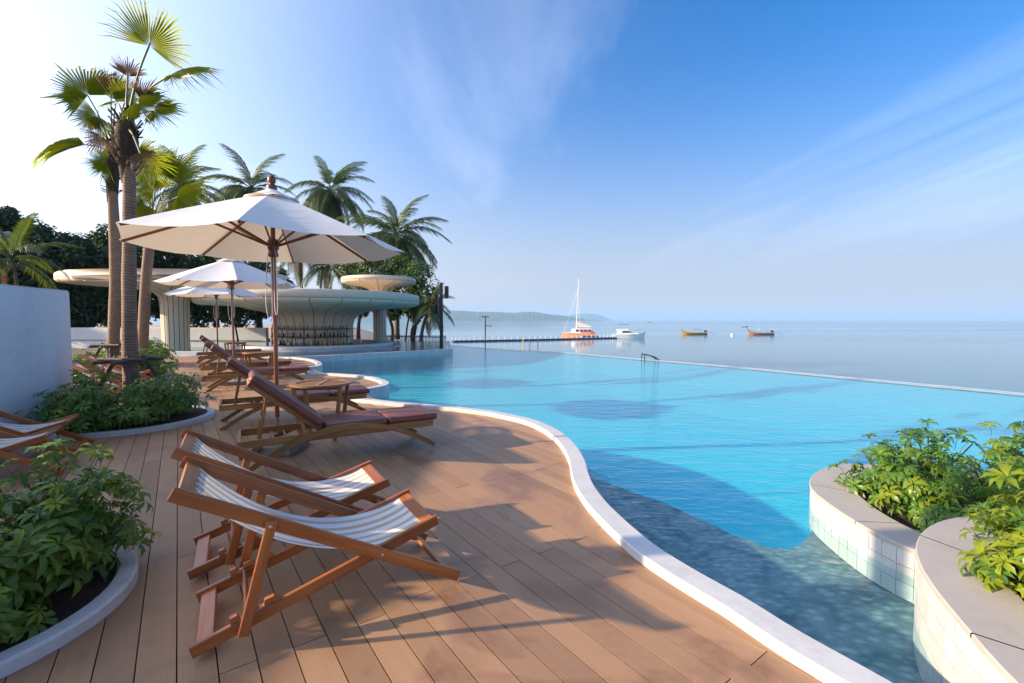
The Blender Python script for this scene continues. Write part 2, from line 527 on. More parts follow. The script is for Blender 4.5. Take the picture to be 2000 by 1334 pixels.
# pool water: clear, Fresnel reflecting surface with ripples, absorbing body
def poolwater():
    m, t, b, o = newmat('pool_water')
    t.nodes.remove(b)
    oc = tcoord(t)
    n1 = noise(t, mapping(t, oc, (1.0, 2.3, 1), (0, 0, R(12))), 1.5, 3, .55, .5)
    n2 = noise(t, mapping(t, oc, (1, 1.7, 1), (0, 0, R(-24))), 7.5, 4, .6, .4)
    ad = N(t, 'ShaderNodeMath', operation='MULTIPLY_ADD'); ad.inputs[1].default_value = .34
    t.links.new(n2, ad.inputs[0]); t.links.new(n1, ad.inputs[2])
    bn = bump(t, None, ad.outputs[0], .38, .08)
    # Schlick reflectance, the same from above and from below
    ge = N(t, 'ShaderNodeNewGeometry')
    dt_ = N(t, 'ShaderNodeVectorMath', operation='DOT_PRODUCT'); t.links.new(ge.outputs['Incoming'], dt_.inputs[0]); t.links.new(bn.outputs[0], dt_.inputs[1])
    ab = N(t, 'ShaderNodeMath', operation='ABSOLUTE'); t.links.new(dt_.outputs['Value'], ab.inputs[0])
    om = N(t, 'ShaderNodeMath', operation='SUBTRACT', use_clamp=True); om.inputs[0].default_value = 1.0; t.links.new(ab.outputs[0], om.inputs[1])
    pw = N(t, 'ShaderNodeMath', operation='POWER'); pw.inputs[1].default_value = 5.0; t.links.new(om.outputs[0], pw.inputs[0])
    fr = N(t, 'ShaderNodeMath', operation='MULTIPLY_ADD'); fr.inputs[1].default_value = .98; fr.inputs[2].default_value = .02; t.links.new(pw.outputs[0], fr.inputs[0])
    gl = N(t, 'ShaderNodeBsdfGlossy'); gl.inputs['Roughness'].default_value = .02; t.links.new(bn.outputs[0], gl.inputs['Normal'])
    tr = N(t, 'ShaderNodeBsdfTransparent'); tr.inputs['Color'].default_value = (.78, .95, .97, 1)     # water takes out the red
    ms = N(t, 'ShaderNodeMixShader'); t.links.new(fr.outputs[0], ms.inputs[0])
    t.links.new(tr.outputs[0], ms.inputs[1]); t.links.new(gl.outputs[0], ms.inputs[2])
    t.links.new(ms.outputs[0], o.inputs['Surface'])
    return m
M['pool'] = poolwater()
def poolfloor():
    m, t, b, o = newmat('pool_mosaic_floor')
    oc = tcoord(t)
    br = N(t, 'ShaderNodeTexBrick'); br.offset = 0
    br.inputs['Scale'].default_value = 5; br.inputs['Mortar Size'].default_value = .012
    br.inputs['Color1'].default_value = (.048, .58, .68, 1); br.inputs['Color2'].default_value = (.040, .53, .65, 1)
    br.inputs['Mortar'].default_value = (.14, .62, .70, 1); br.inputs['Brick Width'].default_value = .5; br.inputs['Row Height'].default_value = .5
    t.links.new(oc, br.inputs['Vector']); t.links.new(br.outputs[0], b.inputs['Base Color'])
    b.inputs['Roughness'].default_value = .5
    return m
M['pool_floor'] = poolfloor()
M['bar_floor'] = plain('pale_pool_floor', (.30, .40, .42), .6)
def pebble():
    m, t, b, o = newmat('pebble_ledge')
    oc = tcoord(t)
    v = N(t, 'ShaderNodeTexVoronoi'); v.inputs['Scale'].default_value = 11; t.links.new(mapping(t, oc, (1, 1.6, 1), (0, 0, R(35))), v.inputs['Vector'])
    f = noise(t, oc, 2.2, 5, .6, 1.0)
    c = mixc(t, .5, ramp(t, v.outputs['Distance'], [(.0, (.38, .44, .44)), (.55, (.06, .12, .135))]), ramp(t, f, [(.36, (.06, .13, .15)), (.64, (.36, .42, .42))]))
    sz = N(t, 'ShaderNodeSeparateXYZ'); t.links.new(oc, sz.inputs[0])
    mz_ = N(t, 'ShaderNodeMapRange'); mz_.inputs[1].default_value = -.40; mz_.inputs[2].default_value = -.80; t.links.new(sz.outputs['Z'], mz_.inputs[0])
    c = mixc(t, mz_.outputs[0], c, (.055, .57, .68))        # pebbles thin out into the blue mosaic
    t.links.new(c, b.inputs['Base Color']); b.inputs['Roughness'].default_value = .6
    bump(t, b, v.outputs['Distance'], .4, .02)
    return m
M['pebble'] = pebble()
def seamat():
    m, t, b, o = newmat('sea_water')
    oc = tcoord(t)
    n1 = noise(t, mapping(t, oc, (.25, .8, 1), (0, 0, R(8))), .6, 4, .55, .3)
    n2 = noise(t, mapping(t, oc, (.004, .02, 1)), 1, 4, .5)
    c = ramp(t, n2, [(.35, (.045, .150, .195)), (.65, (.060, .180, .225))])
    t.links.new(c, b.inputs['Base Color']); b.inputs['IOR'].default_value = 1.33
    rr = ramp(t, n2, [(.35, (.05, .05, .05)), (.65, (.12, .12, .12))])
    t.links.new(rr, b.inputs['Roughness'])
    bump(t, b, n1, .05, .2)
    return m
M['sea'] = seamat()
def hillmat():
    m, t, b, o = newmat('wooded_hill')
    oc = tcoord(t)
    f = noise(t, oc, .03, 6, .65)
    t.links.new(ramp(t, f, [(.3, (.025, .05, .02)), (.7, (.07, .11, .04))]), b.inputs['Base Color'])
    b.inputs['Roughness'].default_value = .95
    return m
M['hill'] = hillmat()

# ------------------------------------------------------------------ deck, coping, pool, sea, land
WZ = -0.20          # pool water level
PH = math.atan2(652, 900 * _c + 42 * _s)
PD = Vector((-math.sin(PH), math.cos(PH)))      # along the boards
QD = Vector((PD.y, -PD.x))                      # across the boards
OUTER = [(3.4, -1.8), (2.75, -.6), (2.35, .3), (1.92, 1.2), (1.572, 1.831), (1.389, 2.141), (1.264, 2.405), (1.17, 2.566), (1.065, 2.754), (.965, 2.971),
         (.88, 3.25), (.81, 3.553), (.768, 3.803), (.742, 4.143), (.753, 4.486), (.778, 4.817), (.773, 5.285), (.716, 5.8), (.571, 6.361),
         (.309, 6.894), (0, 7.234), (-.303, 7.52), (-.768, 7.80), (-1.123, 8.0), (-1.749, 8.226), (-2.318, 8.49), (-2.95, 8.86),
         (-3.32, 9.25), (-3.36, 9.62), (-3.127, 9.98), (-2.90, 10.43), (-2.95, 11.0), (-3.35, 11.72), (-3.909, 12.374), (-4.589, 12.73),
         (-5.44, 13.106), (-6.15, 13.5), (-6.55, 13.95), (-6.52, 14.45), (-6.30, 14.95), (-6.50, 15.741), (-7.305, 17.16), (-8.143, 18.09),
         (-8.929, 18.6), (-10.5, 19.2), (-13, 19.5), (-17.5, 19.6)]
path = catmull([(x, y, 0) for x, y in OUTER], 5)
CW = .17
def offset(path, d):
    o = []
    n = len(path)
    for i in range(n):
        t = (path[min(i + 1, n - 1)] - path[max(i - 1, 0)]).normalized()
        o.append(path[i] + Vector((-t.y, t.x, 0)) * d)     # left of travel = deck side
    return o
inner = offset(path, CW)
centre = offset(path, CW * .55)
def strip(rings, closed=False):
    mb = MB(); n = len(rings); m = len(rings[0])
    vs_ = [p for r in rings for p in r]; fs_ = []
    for i in range(n if closed else n - 1):
        j = (i + 1) % n
        for k in range(m - 1):
            fs_.append((i * m + k, i * m + k + 1, j * m + k + 1, j * m + k))
    mb.add(vs_, fs_, False)
    return mb
rings = []
for a, b in zip(path, inner):
    e = (b - a).normalized() * .008
    rings.append([Vector((a.x, a.y, -1.4)), Vector((a.x, a.y, .052)), Vector((a.x + e.x, a.y + e.y, .06)), Vector((b.x - e.x, b.y - e.y, .06)), Vector((b.x, b.y, .052)), Vector((b.x, b.y, -.10))])
o = strip(rings).build('pool_coping', M['coping'])
tag(o, kind='structure')

deck_poly = [(p.x, p.y) for p in centre] + [(-17.5, 17.5), (-14.5, 12.5), (-9.6, 8.2), (-7.4, 7.4), (-7.4, -1.8)]
o = MB().prism(deck_poly, -.12, -.045).build('deck', M['dark'])
deck = tag(o, kind='structure')
def sh_clip(poly, inside, inter):
    o = []
    for i in range(len(poly)):
        a, b = poly[i - 1], poly[i]
        ia, ib = inside(a), inside(b)
        if ib:
            if not ia: o.append(inter(a, b))
            o.append(b)
        elif ia: o.append(inter(a, b))
    return o
def clip_rect(poly, s0, s1, t0, t1):
    for ax, v, sg in ((0, s0, 1), (0, s1, -1), (1, t0, 1), (1, t1, -1)):
        if not poly: return poly
        poly = sh_clip(poly, lambda p: sg * (p[ax] - v) >= 0,
                       lambda a, b: tuple(a[k] + (b[k] - a[k]) * ((v - a[ax]) / (b[ax] - a[ax])) if k != ax else v for k in (0, 1)))
    return poly
def area(p):
    return .5 * sum(p[i - 1][0] * p[i][1] - p[i][0] * p[i - 1][1] for i in range(len(p)))
st_poly = [(x * PD.x + y * PD.y, x * QD.x + y * QD.y) for x, y in deck_poly]
PW, GAP = .1495, .0055
boards = []
for k in range(-90, 45):
    t0 = -.048 + PW * k + GAP / 2; t1 = t0 + PW - GAP
    base = 2.33 if k % 2 else 3.68
    for n in range(-4, 10):
        s0 = base + 2.7 * (n - 1) + .002 + (.012 * ((k * 7) % 5 - 2)); s1 = s0 + 2.7 - .005
        p = clip_rect(st_poly, s0, s1, t0, t1)
        q = []
        for a in p:
            if not q or math.hypot(a[0] - q[-1][0], a[1] - q[-1][1]) > 1e-4: q.append(a)
        if len(q) > 2 and math.hypot(q[0][0] - q[-1][0], q[0][1] - q[-1][1]) < 1e-4: q.pop()
        if len(q) < 3 or abs(area(q)) < .004: continue
        boards.append((q, s0, t0))
def board_mb(q, s0, t0, mb, seed):
    w = [(a[0] * PD.x + a[1] * QD.x, a[0] * PD.y + a[1] * QD.y) for a in q]
    if area(w) < 0: w = w[::-1]; q = q[::-1]
    n = len(w)
    dz = random.uniform(-.0006, .0006)
    vs_ = [(x, y, dz) for x, y in w] + [(x, y, -.022) for x, y in w]
    fs_ = [tuple(range(n))] + [(i, i + n, (i + 1) % n + n, (i + 1) % n) for i in range(n)]
    uvs = [[(a[0] + seed, a[1] + seed * .37) for a in q]] + [[(0, 0)] * 4 for _ in range(n)]
    mb.add(vs_, fs_, False, uvs)
    return mb
def board_seen(q):
    cx = sum(a[0] for a in q) / len(q); cy_ = sum(a[1] for a in q) / len(q)
    x, y = cx * PD.x + cy_ * QD.x, cx * PD.y + cy_ * QD.y
    if y < .8: return 99
    if abs(x) > 1.22 * y + .7: return 90
    if x < -6.6 and y < 7.2: return 95
    return math.hypot(x, y)
boards.sort(key=lambda b: board_seen(b[0]))
rest = MB()
for i, (q, s0, t0) in enumerate(boards):
    if i < 290:
        board_mb(q, s0, t0, MB(), random.random() * 40).build('plank', M['deck'], deck)
    else:
        board_mb(q, s0, t0, rest, random.random() * 40)
tag(rest.build('planks', M['deck'], deck), kind='stuff')

# pool basin
EDGE = [(-5.2, 33.5), (-2.9, 30.3), (0, 27.13), (1.5, 26.0), (2.78, 24.9), (4.5, 22.5), (5.92, 20.4), (7.96, 17.8), (9.82, 14.7), (11.2, 12.5), (12.17, 10.88), (13.4, 8.4), (14.6, 5.2), (15.4, 1.5), (15.7, -3)]
edge = catmull([(x, y, 0) for x, y in EDGE], 4)
basin = [(p.x, p.y) for p in edge] + [(3.2, -3), (2.3, -.5), (1.3, 1.5), (.2, 3.5), (.1, 5.5), (-.8, 7.0), (-3.5, 8.6), (-4.6, 11), (-7.2, 13.4), (-8, 16), (-10, 18), (-17.5, 18.9), (-20, 24), (-16, 34)]
o = MB().prism(basin, -1.6, -.82).build('pool_floor', M['pool_floor'])
tag(o, kind='structure')
o = MB().prism(basin, -1.9, WZ).build('pool_water', M['pool'])
tag(o, kind='structure')
# overflow lip of the infinity edge
il = offset(edge, -.14)
rings = [[Vector((a.x, a.y, -4.8)), Vector((a.x, a.y, WZ + .004)), Vector((b.x, b.y, WZ - .012)), Vector((b.x, b.y, WZ - .03))] for a, b in zip(offset(edge, .10), il)]
o = strip(rings).build('infinity_edge', M['coping'])
tag(o, kind='structure')
# floor rising gently to the overflow edge
rings = [[Vector((b.x, b.y, WZ - .07)), Vector((b.x, b.y, WZ - .07)).lerp(Vector((c_.x, c_.y, -.815)), .5) + Vector((0, 0, -.08)), Vector((c_.x, c_.y, -.815))] for b, c_ in zip(il, offset(edge, -6.0))]
o = strip(rings).build('pool_floor_slope', M['pool_floor'])
tag(o, kind='structure')
# shallow pebble ledge under water
def zmap(pts, z): return [tuple(at(x, y, z)[:2]) for x, y in pts]
bz = -.38
front = catmull([(*p, 0) for p in zmap([(1120, 905), (1150, 930), (1240, 962), (1320, 992), (1400, 1030), (1460, 1055), (1510, 1070), (1550, 1070), (1580, 1045), (1600, 1010), (1615, 970)], bz)], 4)
fr_ = []
for k_, p in enumerate(front):
    w_ = .012 * math.sin(k_ * 1.3); fr_.append(Vector((p.x + w_, p.y + w_ * .6, 0)))
ledge = [(p.x, p.y) for p in fr_] + [(4.2, 4.2), (4.2, -2.5), (1.6, -2.5), (1.0, 1.5), (.5, 3.2), (.55, 5.0)]
tag(MB().prism(ledge, -1.5, bz).build('pool_ledge', M['pebble']), kind='structure')
sl = [p + Vector((.62 - .6 * k_ / len(fr_), .78, 0)) * (max(0, 1.0 - 1.25 * k_ / len(fr_)) ** .6 + .02) for k_, p in enumerate(fr_)]
tag(strip([[Vector((a.x, a.y, bz - .002)), Vector((b.x, b.y, -.83))] for a, b in zip(fr_, sl)]).build('pool_ledge_slope', M['pebble']), kind='structure')

# upper pool beside the bar, held by a straight white ledge wall
UZ = .045
upper = [(-7.6, 19.72), (-3.24, 23.82), (-4.6, 33.0), (-14, 34), (-19.5, 27), (-17.4, 19.85), (-13, 19.75), (-9.1, 18.9)]
tag(MB().prism([(x, y) for x, y in upper], -.9, UZ).build('bar_pool_water', M['pool']), kind='structure')
tag(MB().prism([(x, y) for x, y in upper], -1.14, -.8).build('bar_pool_floor', M['bar_floor']), kind='structure')
mb = MB()
mb.beam((-7.75, 19.57, -.62), (-3.15, 23.9, -.62), .22, 1.36, (0, 0, 1), .01)
mb.beam((-3.22, 23.95, -.62), (-4.6, 33.0, -.62), .2, 1.355, (0, 0, 1), .01)
mb.beam((-7.70, 19.60, -.62), (-9.0, 18.78, -.62), .2, 1.352, (0, 0, 1), .01)
tag(mb.build('bar_pool_wall', M['coping']), kind='structure')
mb = MB()
mb.beam((-17.6, 19.82, .04), (-12.6, 19.72, .04), .35, .34, (0, 0, 1), .01)
tag(mb.build('bar_pool_step', M['coping']), kind='structure')

# sea, land, hills
S = 15000
o = MB(); o.add([(-S, -200, -4.5), (S, -200, -4.5), (S, S, -4.5), (-S, S, -4.5)], [(0, 1, 2, 3)])
tag(o.build('sea', M['sea']), kind='structure')
def land_h(x, y):
    # signed distance to a shoreline running away to the left
    a = Vector((-3.0, 31)); d = (Vector((-52, 170)) - a).normalized(); p = Vector((x, y)) - a
    sd = d.x * p.y - d.y * p.x            # left of the line is positive
    if y < 31: sd = max(sd, min(30, -x - 4))
    h = -.28 + min(0, (sd - 9) * .30)
    return max(h, -6.5) + .10 * math.sin(x * .7) * math.sin(y * .53)
mb = MB(); xs = [-180 + 4 * i for i in range(46)]; ys = [16 + 4 * i for i in range(42)]
vs_ = []
for y in ys:
    for x in xs: vs_.append((x, y, land_h(x, y) if not (-22 < x < 1 and y < 34) else min(land_h(x, y), -1.95)))
fs_ = [(j * 46 + i, j * 46 + i + 1, j * 46 + 47 + i, j * 46 + 46 + i) for j in range(41) for i in range(45)]
mb.add(vs_, fs_, True)
tag(mb.build('beach', M['sand']), kind='structure')
mb = MB().prism([(-120, -30), (-7.3, -30), (-7.3, 7.3), (-9.7, 8.0), (-14.6, 12.3), (-17.6, 17.4), (-17.7, 19.6), (-20.2, 24.3), (-21, 40), (-120, 40)], -.5, -.06)
tag(mb.build('ground', M['ground']), kind='structure')
def hill(name, x0, x1, Y, hts, depth, seed):
    rnd = random.Random(seed); n = 160; mb = MB(); rings = []
    for i in range(n + 1):
        t = i / n
        u = t * (len(hts) - 1); k = min(int(u), len(hts) - 2); h = hts[k] + (hts[k + 1] - hts[k]) * (u - k)
        h += (rnd.random() - .35) * 5.0 * min(1, h / 25) + 2.5 * math.sin(t * 41 + seed)
        h = max(h, .5)
        x = x0 + (x1 - x0) * t
        rings.append([Vector((x, Y - depth, -5)), Vector((x, Y - depth * .5, -5 + h * .62 + rnd.random() * 6)), Vector((x, Y - depth * .2, -5 + h * .9)), Vector((x, Y, -4 + h)), Vector((x, Y + depth, -5))])
    m_ = strip(rings)
    o = m_.build(name, M['hill']); tag(o, kind='structure')
PXM = 4200 / 900
hill('hills', (700 - 1000) * PXM, (1163 - 1000) * PXM, 4200, [105, 115, 128, 134, 130, 122, 110, 98, 90, 86, 82, 78, 74, 72, 80, 74, 62, 48, 34, 12, 0], 500, 3)
hill('far_headland', (1085 - 1000) * 9.4, (1189 - 1000) * 9.4, 8460, [70, 80, 90, 112, 122, 118, 112, 84, 0], 500, 8)

# ------------------------------------------------------------------ white curved wall at the left and low wall by the bar
wpath = catmull([(-6.75, 7.05, 0), (-6.62, 6.6, 0), (-6.60, 5.9, 0), (-6.66, 5.0, 0), (-6.85, 3.8, 0), (-7.1, 2.4, 0), (-7.4, .8, 0), (-7.7, -1.8, 0)], 6)
wo = offset(wpath, -.45)
def wtop(y): return 2.0 + .035 * max(0, 6.5 - y)
ring_r = []; n = len(wpath)
loop = [(p.x, p.y) for p in wpath] + [(p.x, p.y) for p in reversed(wo)]
mb = MB(); m_ = len(loop)
vs_ = [(x, y, -.05) for x, y in loop] + [(x, y, wtop(y) - .035) for x, y in loop]
cx0 = [((wpath[i] + wo[i]) / 2) for i in range(n)]
cen = cx0 + list(reversed(cx0))
vs_ += [(x + (c.x - x) * .10, y + (c.y - y) * .10, wtop(y)) for (x, y), c in zip(loop, cen)]
fs_ = []
for i in range(m_):
    j = (i + 1) % m_
    fs_.append((j, i, i + m_, j + m_)); fs_.append((j + m_, i + m_, i + 2 * m_, j + 2 * m_))
for i in range(n - 1):
    fs_.append((2 * m_ + i, 2 * m_ + i + 1, 3 * m_ - 2 - i, 3 * m_ - 1 - i))
mb.add(vs_, fs_, True)
o = mb.build('garden_wall', M['wall'])
tag(o, 'tall smooth white rendered wall with a rounded end beside the left planter', 'wall')
mb = MB()
mb.beam((-31, 26.6, .50), (-13.6, 25.6, .50), .25, 1.24, (0, 0, 1), .02)
w = mb.build('boundary_wall', M['wall']); tag(w, 'long low white boundary wall behind the loungers and the fluted column', 'wall')
MB().beam((-30.8, 26.43, .42), (-13.8, 25.45, .42), .03, .035).build('reveal_strip', M['concrete'], w)

# ------------------------------------------------------------------ planters
def ring_planter(name, label, cx, cy_, rx, ry, rot=0.0, h=.07, w=.10):
    t = thing(name, label, 'planter', (cx, cy_, 0), rot)
    n = 64; rings = []
    for i in range(n):
        a = 2 * math.pi * i / n; c, s_ = math.cos(a), math.sin(a)
        def P(k, z): return Vector(((rx - k) * c, (ry - k) * s_, z))
        rings.append([P(0, -.06), P(0, h - .012), P(.012, h), P(w - .01, h), P(w, h - .01), P(w, -.05)])
    strip(rings, True).build('rim', M['rim_white'], t)
    mb = MB(); vs_ = [(0, 0, .05)]; fs_ = []
    for q, rr in ((1, .5), (2, 1.0)):
        for i in range(n):
            a = 2 * math.pi * i / n
            vs_.append(((rx - w) * rr * math.cos(a), (ry - w) * rr * math.sin(a), .035 + random.uniform(0, .03)))
    for i in range(n):
        j = (i + 1) % n
        fs_.append((0, 1 + i, 1 + j)); fs_.append((1 + i, 1 + n + i, 1 + n + j, 1 + j))
    mb.add(vs_, fs_, True)
    mb.build('soil', M['soil'], t)
    return t
ring_planter('planter', 'low white rimmed planter at the near left corner of the deck', -3.12, 2.28, 1.0, .86, R(0))
ring_planter('planter', 'low white rimmed round planter holding the braced fan palm by the white wall', -5.85, 6.98, 1.12, 1.06)
ring_planter('planter', 'round planter behind the palm planter with the second fan palm trunk', -10.1, 11.6, 1.2, 1.1)
ring_planter('planter', 'farthest round planter before the fluted column', -12.9, 15.6, 1.35, 1.1)

def tiled_planter(name, label, outer, inner_pts, top, rows, tile_h, seg_cap):
    t = thing(name, label, 'planter', (0, 0, 0))
    op = catmull([(x, y, 0) for x, y in outer], 8)
    # resample by arc length
    d = [0]
    for i in range(1, len(op)): d.append(d[-1] + (op[i] - op[i - 1]).length)
    def P(s):
        s = max(0, min(d[-1], s))
        for i in range(1, len(d)):
            if d[i] >= s:
                k = (s - d[i - 1]) / (d[i] - d[i - 1]); return op[i - 1].lerp(op[i], k)
        return op[-1]
    def Nn(s):
        a = P(s - .02); b = P(s + .02); v = (b - a).normalized(); return Vector((v.y, -v.x, 0))   # outwards (water side)
    # backing core
    fill = [(P(d[-1] * i / 60) - Nn(d[-1] * i / 60) * .012) for i in range(61)]
    ip = catmull([(x, y, 0) for x, y in inner_pts], 8)
    poly = [(p.x, p.y) for p in fill] + [(p.x, p.y) for p in reversed(ip)]
    vs_ = []; mb = MB()
    rg = [[Vector((p.x, p.y, -1.4)), Vector((p.x, p.y, top - .03))] for p in fill]
    strip(rg).build('core', M['rim_white'], t)
    rg = [[Vector((p.x, p.y, top - .012)), Vector((p.x, p.y, top - .35))] for p in ip]
    strip(rg).build('inner_wall', M['groove'], t)
    # cap slabs between outer and inner line, small joints
    ncap = seg_cap; m_ = 10
    di = [0]
    for i in range(1, len(ip)): di.append(di[-1] + (ip[i] - ip[i - 1]).length)
    def I(s):
        s = max(0, min(di[-1], s))
        for i in range(1, len(di)):
            if di[i] >= s: return ip[i - 1].lerp(ip[i], (s - di[i - 1]) / max(1e-6, di[i] - di[i - 1]))
        return ip[-1]
    for k in range(ncap):
        f0 = k / ncap + .0009; f1 = (k + 1) / ncap - .0009
        a = []; b = []
        for j in range(m_ + 1):
            f = f0 + (f1 - f0) * j / m_
            a.append(P(d[-1] * f) + Nn(d[-1] * f) * .010); b.append(I(di[-1] * f))
        rg = []
        for p, q in zip(a, b):
            e = (q - p).normalized() * .006
            rg.append([Vector((p.x, p.y, top - .030)), Vector((p.x, p.y, top - .005)), Vector((p.x + e.x, p.y + e.y, top)), Vector((q.x, q.y, top)), Vector((q.x, q.y, top - .03))])
        strip(rg).build('cap_slab', M['cap'], t)
    # glazed face tiles
    tw = tile_h * .93; nt_ = int(d[-1] / tw)
    for r in range(rows):
        z1 = top - .031 - r * tile_h; z0 = z1 - tile_h + .004
        for k in range(nt_):
            s0 = k * tw + .0018 ; s1 = (k + 1) * tw - .0018
            mbt = MB()
            a, b = P(s0), P(s1); na, nb = Nn(s0), Nn(s1); q = .004 + random.uniform(-.0006, .0006)
            tl = random.uniform(-.0008, .0008)
            A, B = a + na * (q + tl), b + nb * (q - tl); A0, B0 = a - na * .010, b - nb * .010
            vs_ = [(A.x, A.y, z0), (B.x, B.y, z0), (B.x, B.y, z1), (A.x, A.y, z1), (A0.x, A0.y, z0), (B0.x, B0.y, z0), (B0.x, B0.y, z1), (A0.x, A0.y, z1)]
            mbt.add(vs_, [(0, 1, 2, 3), (3, 2, 6, 7), (0, 4, 5, 1), (0, 3, 7, 4), (1, 5, 6, 2)])
            mbt.build('tile', M['tile'], t)
    # soil
    mb = MB(); c = sum((p for p in ip), Vector()) / len(ip)
    vs_ = [(c.x, c.y, top - .06)] + [(p.x, p.y, top - .09) for p in ip]
    mb.add(vs_, [(0, i, i + 1) for i in range(1, len(ip))] + [(0, len(ip), 1)], True)
    mb.build('soil', M['soil'], t)
    return t
P1o = [(4.9, 4.35), (4.35, 4.75), (3.777, 4.90), (3.50, 4.87), (3.22, 4.72), (2.97, 4.488), (2.81, 4.26), (2.72, 4.017), (2.665, 3.614), (2.665, 3.283), (2.74, 3.02), (2.95, 2.75)]
P1i = [(4.7, 4.0), (4.2, 4.35), (3.75, 4.50), (3.5, 4.47), (3.30, 4.37), (3.17, 4.22), (3.07, 4.0), (2.995, 3.739), (2.965, 3.45), (3.0, 3.22), (3.1, 3.05), (3.25, 2.9)]
P2o = [(4.6, 2.85), (4.1, 3.08), (3.6, 3.15), (3.287, 3.13), (2.99, 3.075), (2.71, 2.934), (2.45, 2.72), (2.27, 2.49), (2.14, 2.258), (2.03, 2.012), (1.89, 1.654), (1.80, 1.2), (1.80, .6), (1.9, -.2)]
P2i = [(4.4, 2.4), (4.0, 2.62), (3.6, 2.74), (3.3, 2.74), (3.05, 2.69), (2.86, 2.58), (2.70, 2.45), (2.56, 2.30), (2.45, 2.14), (2.38, 1.95), (2.30, 1.65), (2.25, 1.2), (2.25, .6), (2.35, -.2)]
tiled_planter('tiled_planter', 'lower white tiled planter curving out of the pool with a wide pale stone rim', P1o, P1i, .0, 3, .115, 5)
tiled_planter('tiled_planter', 'taller white tiled planter with beige stone rim cut by the right edge', P2o, P2i, .2, 5, .115, 5)

# ------------------------------------------------------------------ deck chairs
def make_deck_chair():
    W = .57
    t = thing('deck_chair', '', 'deck chair')
    A0, A1 = (-.05, .795), (1.31, .032)
    B0, B1 = (0.0, .045), (1.19, .388)
    def rail(name, p, q, y, w=.026, h=.062):
        return MB().beam((p[0], y, p[1]), (q[0], y, q[1]), w, h, (0, 0, 1), .004).build(name, M['teak'], t)
    for y in (.013, W - .013): 
        r = rail('back_rail', A0, A1, y)
        c = (.86, y + (-.015 if y < .1 else .015), .283)
        MB().lathe([(0, .003), (.008, .003), (.009, 0)], 10).build('bolt', M['steel'], r).matrix_local = Matrix.Translation(c) @ Matrix.Rotation(R(90 if y < .1 else -90), 4, 'X')
    for y in (.042, W - .042):
        mb = MB().beam((B0[0], y, B0[1]), (B1[0], y, B1[1]), .026, .058, (0, 0, 1), .004)
        r = mb.build('seat_rail', M['teak'], t)
        # notched catch block along the top of the rear part
        d = Vector((B1[0] - B0[0], 0, B1[1] - B0[1])).normalized(); u = Vector((-d.z, 0, d.x))
        base = Vector((B0[0], y, B0[1]))
        nb = MB()
        prof = [(.17, .0), (.175, .034), (.205, .034), (.215, .012), (.235, .012), (.245, .034), (.285, .034), (.297, .012), (.318, .012), (.328, .036), (.37, .034), (.40, 0)]
        vs_ = []
        for yy in (-.013, .013):
            for a, b in prof:
                p = base + d * a + u * (b + .0285); vs_.append((p.x, p.y + yy, p.z))
        n = len(prof)
        nb.add(vs_, [(i, i + 1, i + 1 + n, i + n) for i in range(n - 1)])
        for a in range(0, n, 4): pass
        for o_, fl in ((0, 1), (n, -1)):
            for (i0, i1) in ((0, 4), (4, 8), (8, 12)):
                f = [o_ + i for i in range(i0, i1)]
                nb.add([vs_[i] for i in f], [tuple(range(len(f)))])
        nb.build('catch_block', M['teak'], r)
    def cross(name, p, y0, y1, w=.062, h=.024, up=(0, 0, 1)):
        return MB().beam((p[0], y0, p[1]), (p[0], y1, p[1]), w, h, up, .004).build(name, M['teak'], t)
    aup = Vector((A1[0] - A0[0], 0, A1[1] - A0[1])).normalized(); an = Vector((-aup.z, 0, aup.x))
    cross('head_bar', (.0, .765), .026, W - .026, .075, .024, an)
    cross('foot_bar', (1.24, .071), .026, W - .026, .045, .024, an)
    bu = Vector((B1[0] - B0[0], 0, B1[1] - B0[1])).normalized(); bn = Vector((-bu.z, 0, bu.x))
    cross('front_bar', (1.145, .376), .055, W - .055, .075, .024, bn)
    cross('rear_bar', (.055, .062), .055, W - .055, .075, .024, bn)
    # prop frame
    for y in (-.011, W + .011):
        r = MB().beam((.335, y, .595), (.205, y, .080), .022, .048, (1, 0, 0), .004).build('prop_leg', M['teak'], t)
        MB().lathe([(0, .003), (.008, .003), (.009, 0)], 10).build('bolt', M['steel'], r).matrix_local = Matrix.Translation((.328, y + (-.011 if y < .1 else .011), .572)) @ Matrix.Rotation(R(90 if y < .1 else -90), 4, 'X')
    MB().tube([(.222, 0, .135), (.222, W, .135)], .013, 10).build('prop_bar', M['teak'], t)
    # slung striped canvas
    mb = MB(); nu, nv = 28, 14; x0, z0, x1, z1 = .03, .762, 1.12, .378
    vs_ = []; w0, w1 = .048, W - .048
    for i in range(nu + 1):
        f = i / nu
        ch = Vector((x0 + (x1 - x0) * f, 0, z0 + (z1 - z0) * f))
        sag = .205 * (4 * f * (1 - f)) ** .92 * (1 + .22 * (f - .5))
        for j in range(nv + 1):
            g = j / nv
            edge_ = .020 * math.sin(f * math.pi) * (4 * (g - .5) ** 2)
            wr = .0025 * math.sin(g * 23 + 3 * f)
            if f < .16: wr += .006 * math.sin(g * 37) * (1 - f / .16)
            yy = w0 + (w1 - w0) * (g + (.5 - g) * .05 * math.sin(f * math.pi))
            vs_.append((ch.x - .05 * math.sin(f * math.pi), yy, ch.z - sag + edge_ + wr))
    fs_ = []; uvs = []
    for i in range(nu):
        for j in range(nv):
            a = i * (nv + 1) + j
            fs_.append((a, a + nv + 1, a + nv + 2, a + 1))
            uvs.append([(i / nu, j / nv), ((i + 1) / nu, j / nv), ((i + 1) / nu, (j + 1) / nv), (i / nu, (j + 1) / nv)])
    mb.add(vs_, fs_, True, uvs)
    mb.build('canvas_sling', M['stripe'], t)
    return t
dc = make_deck_chair()
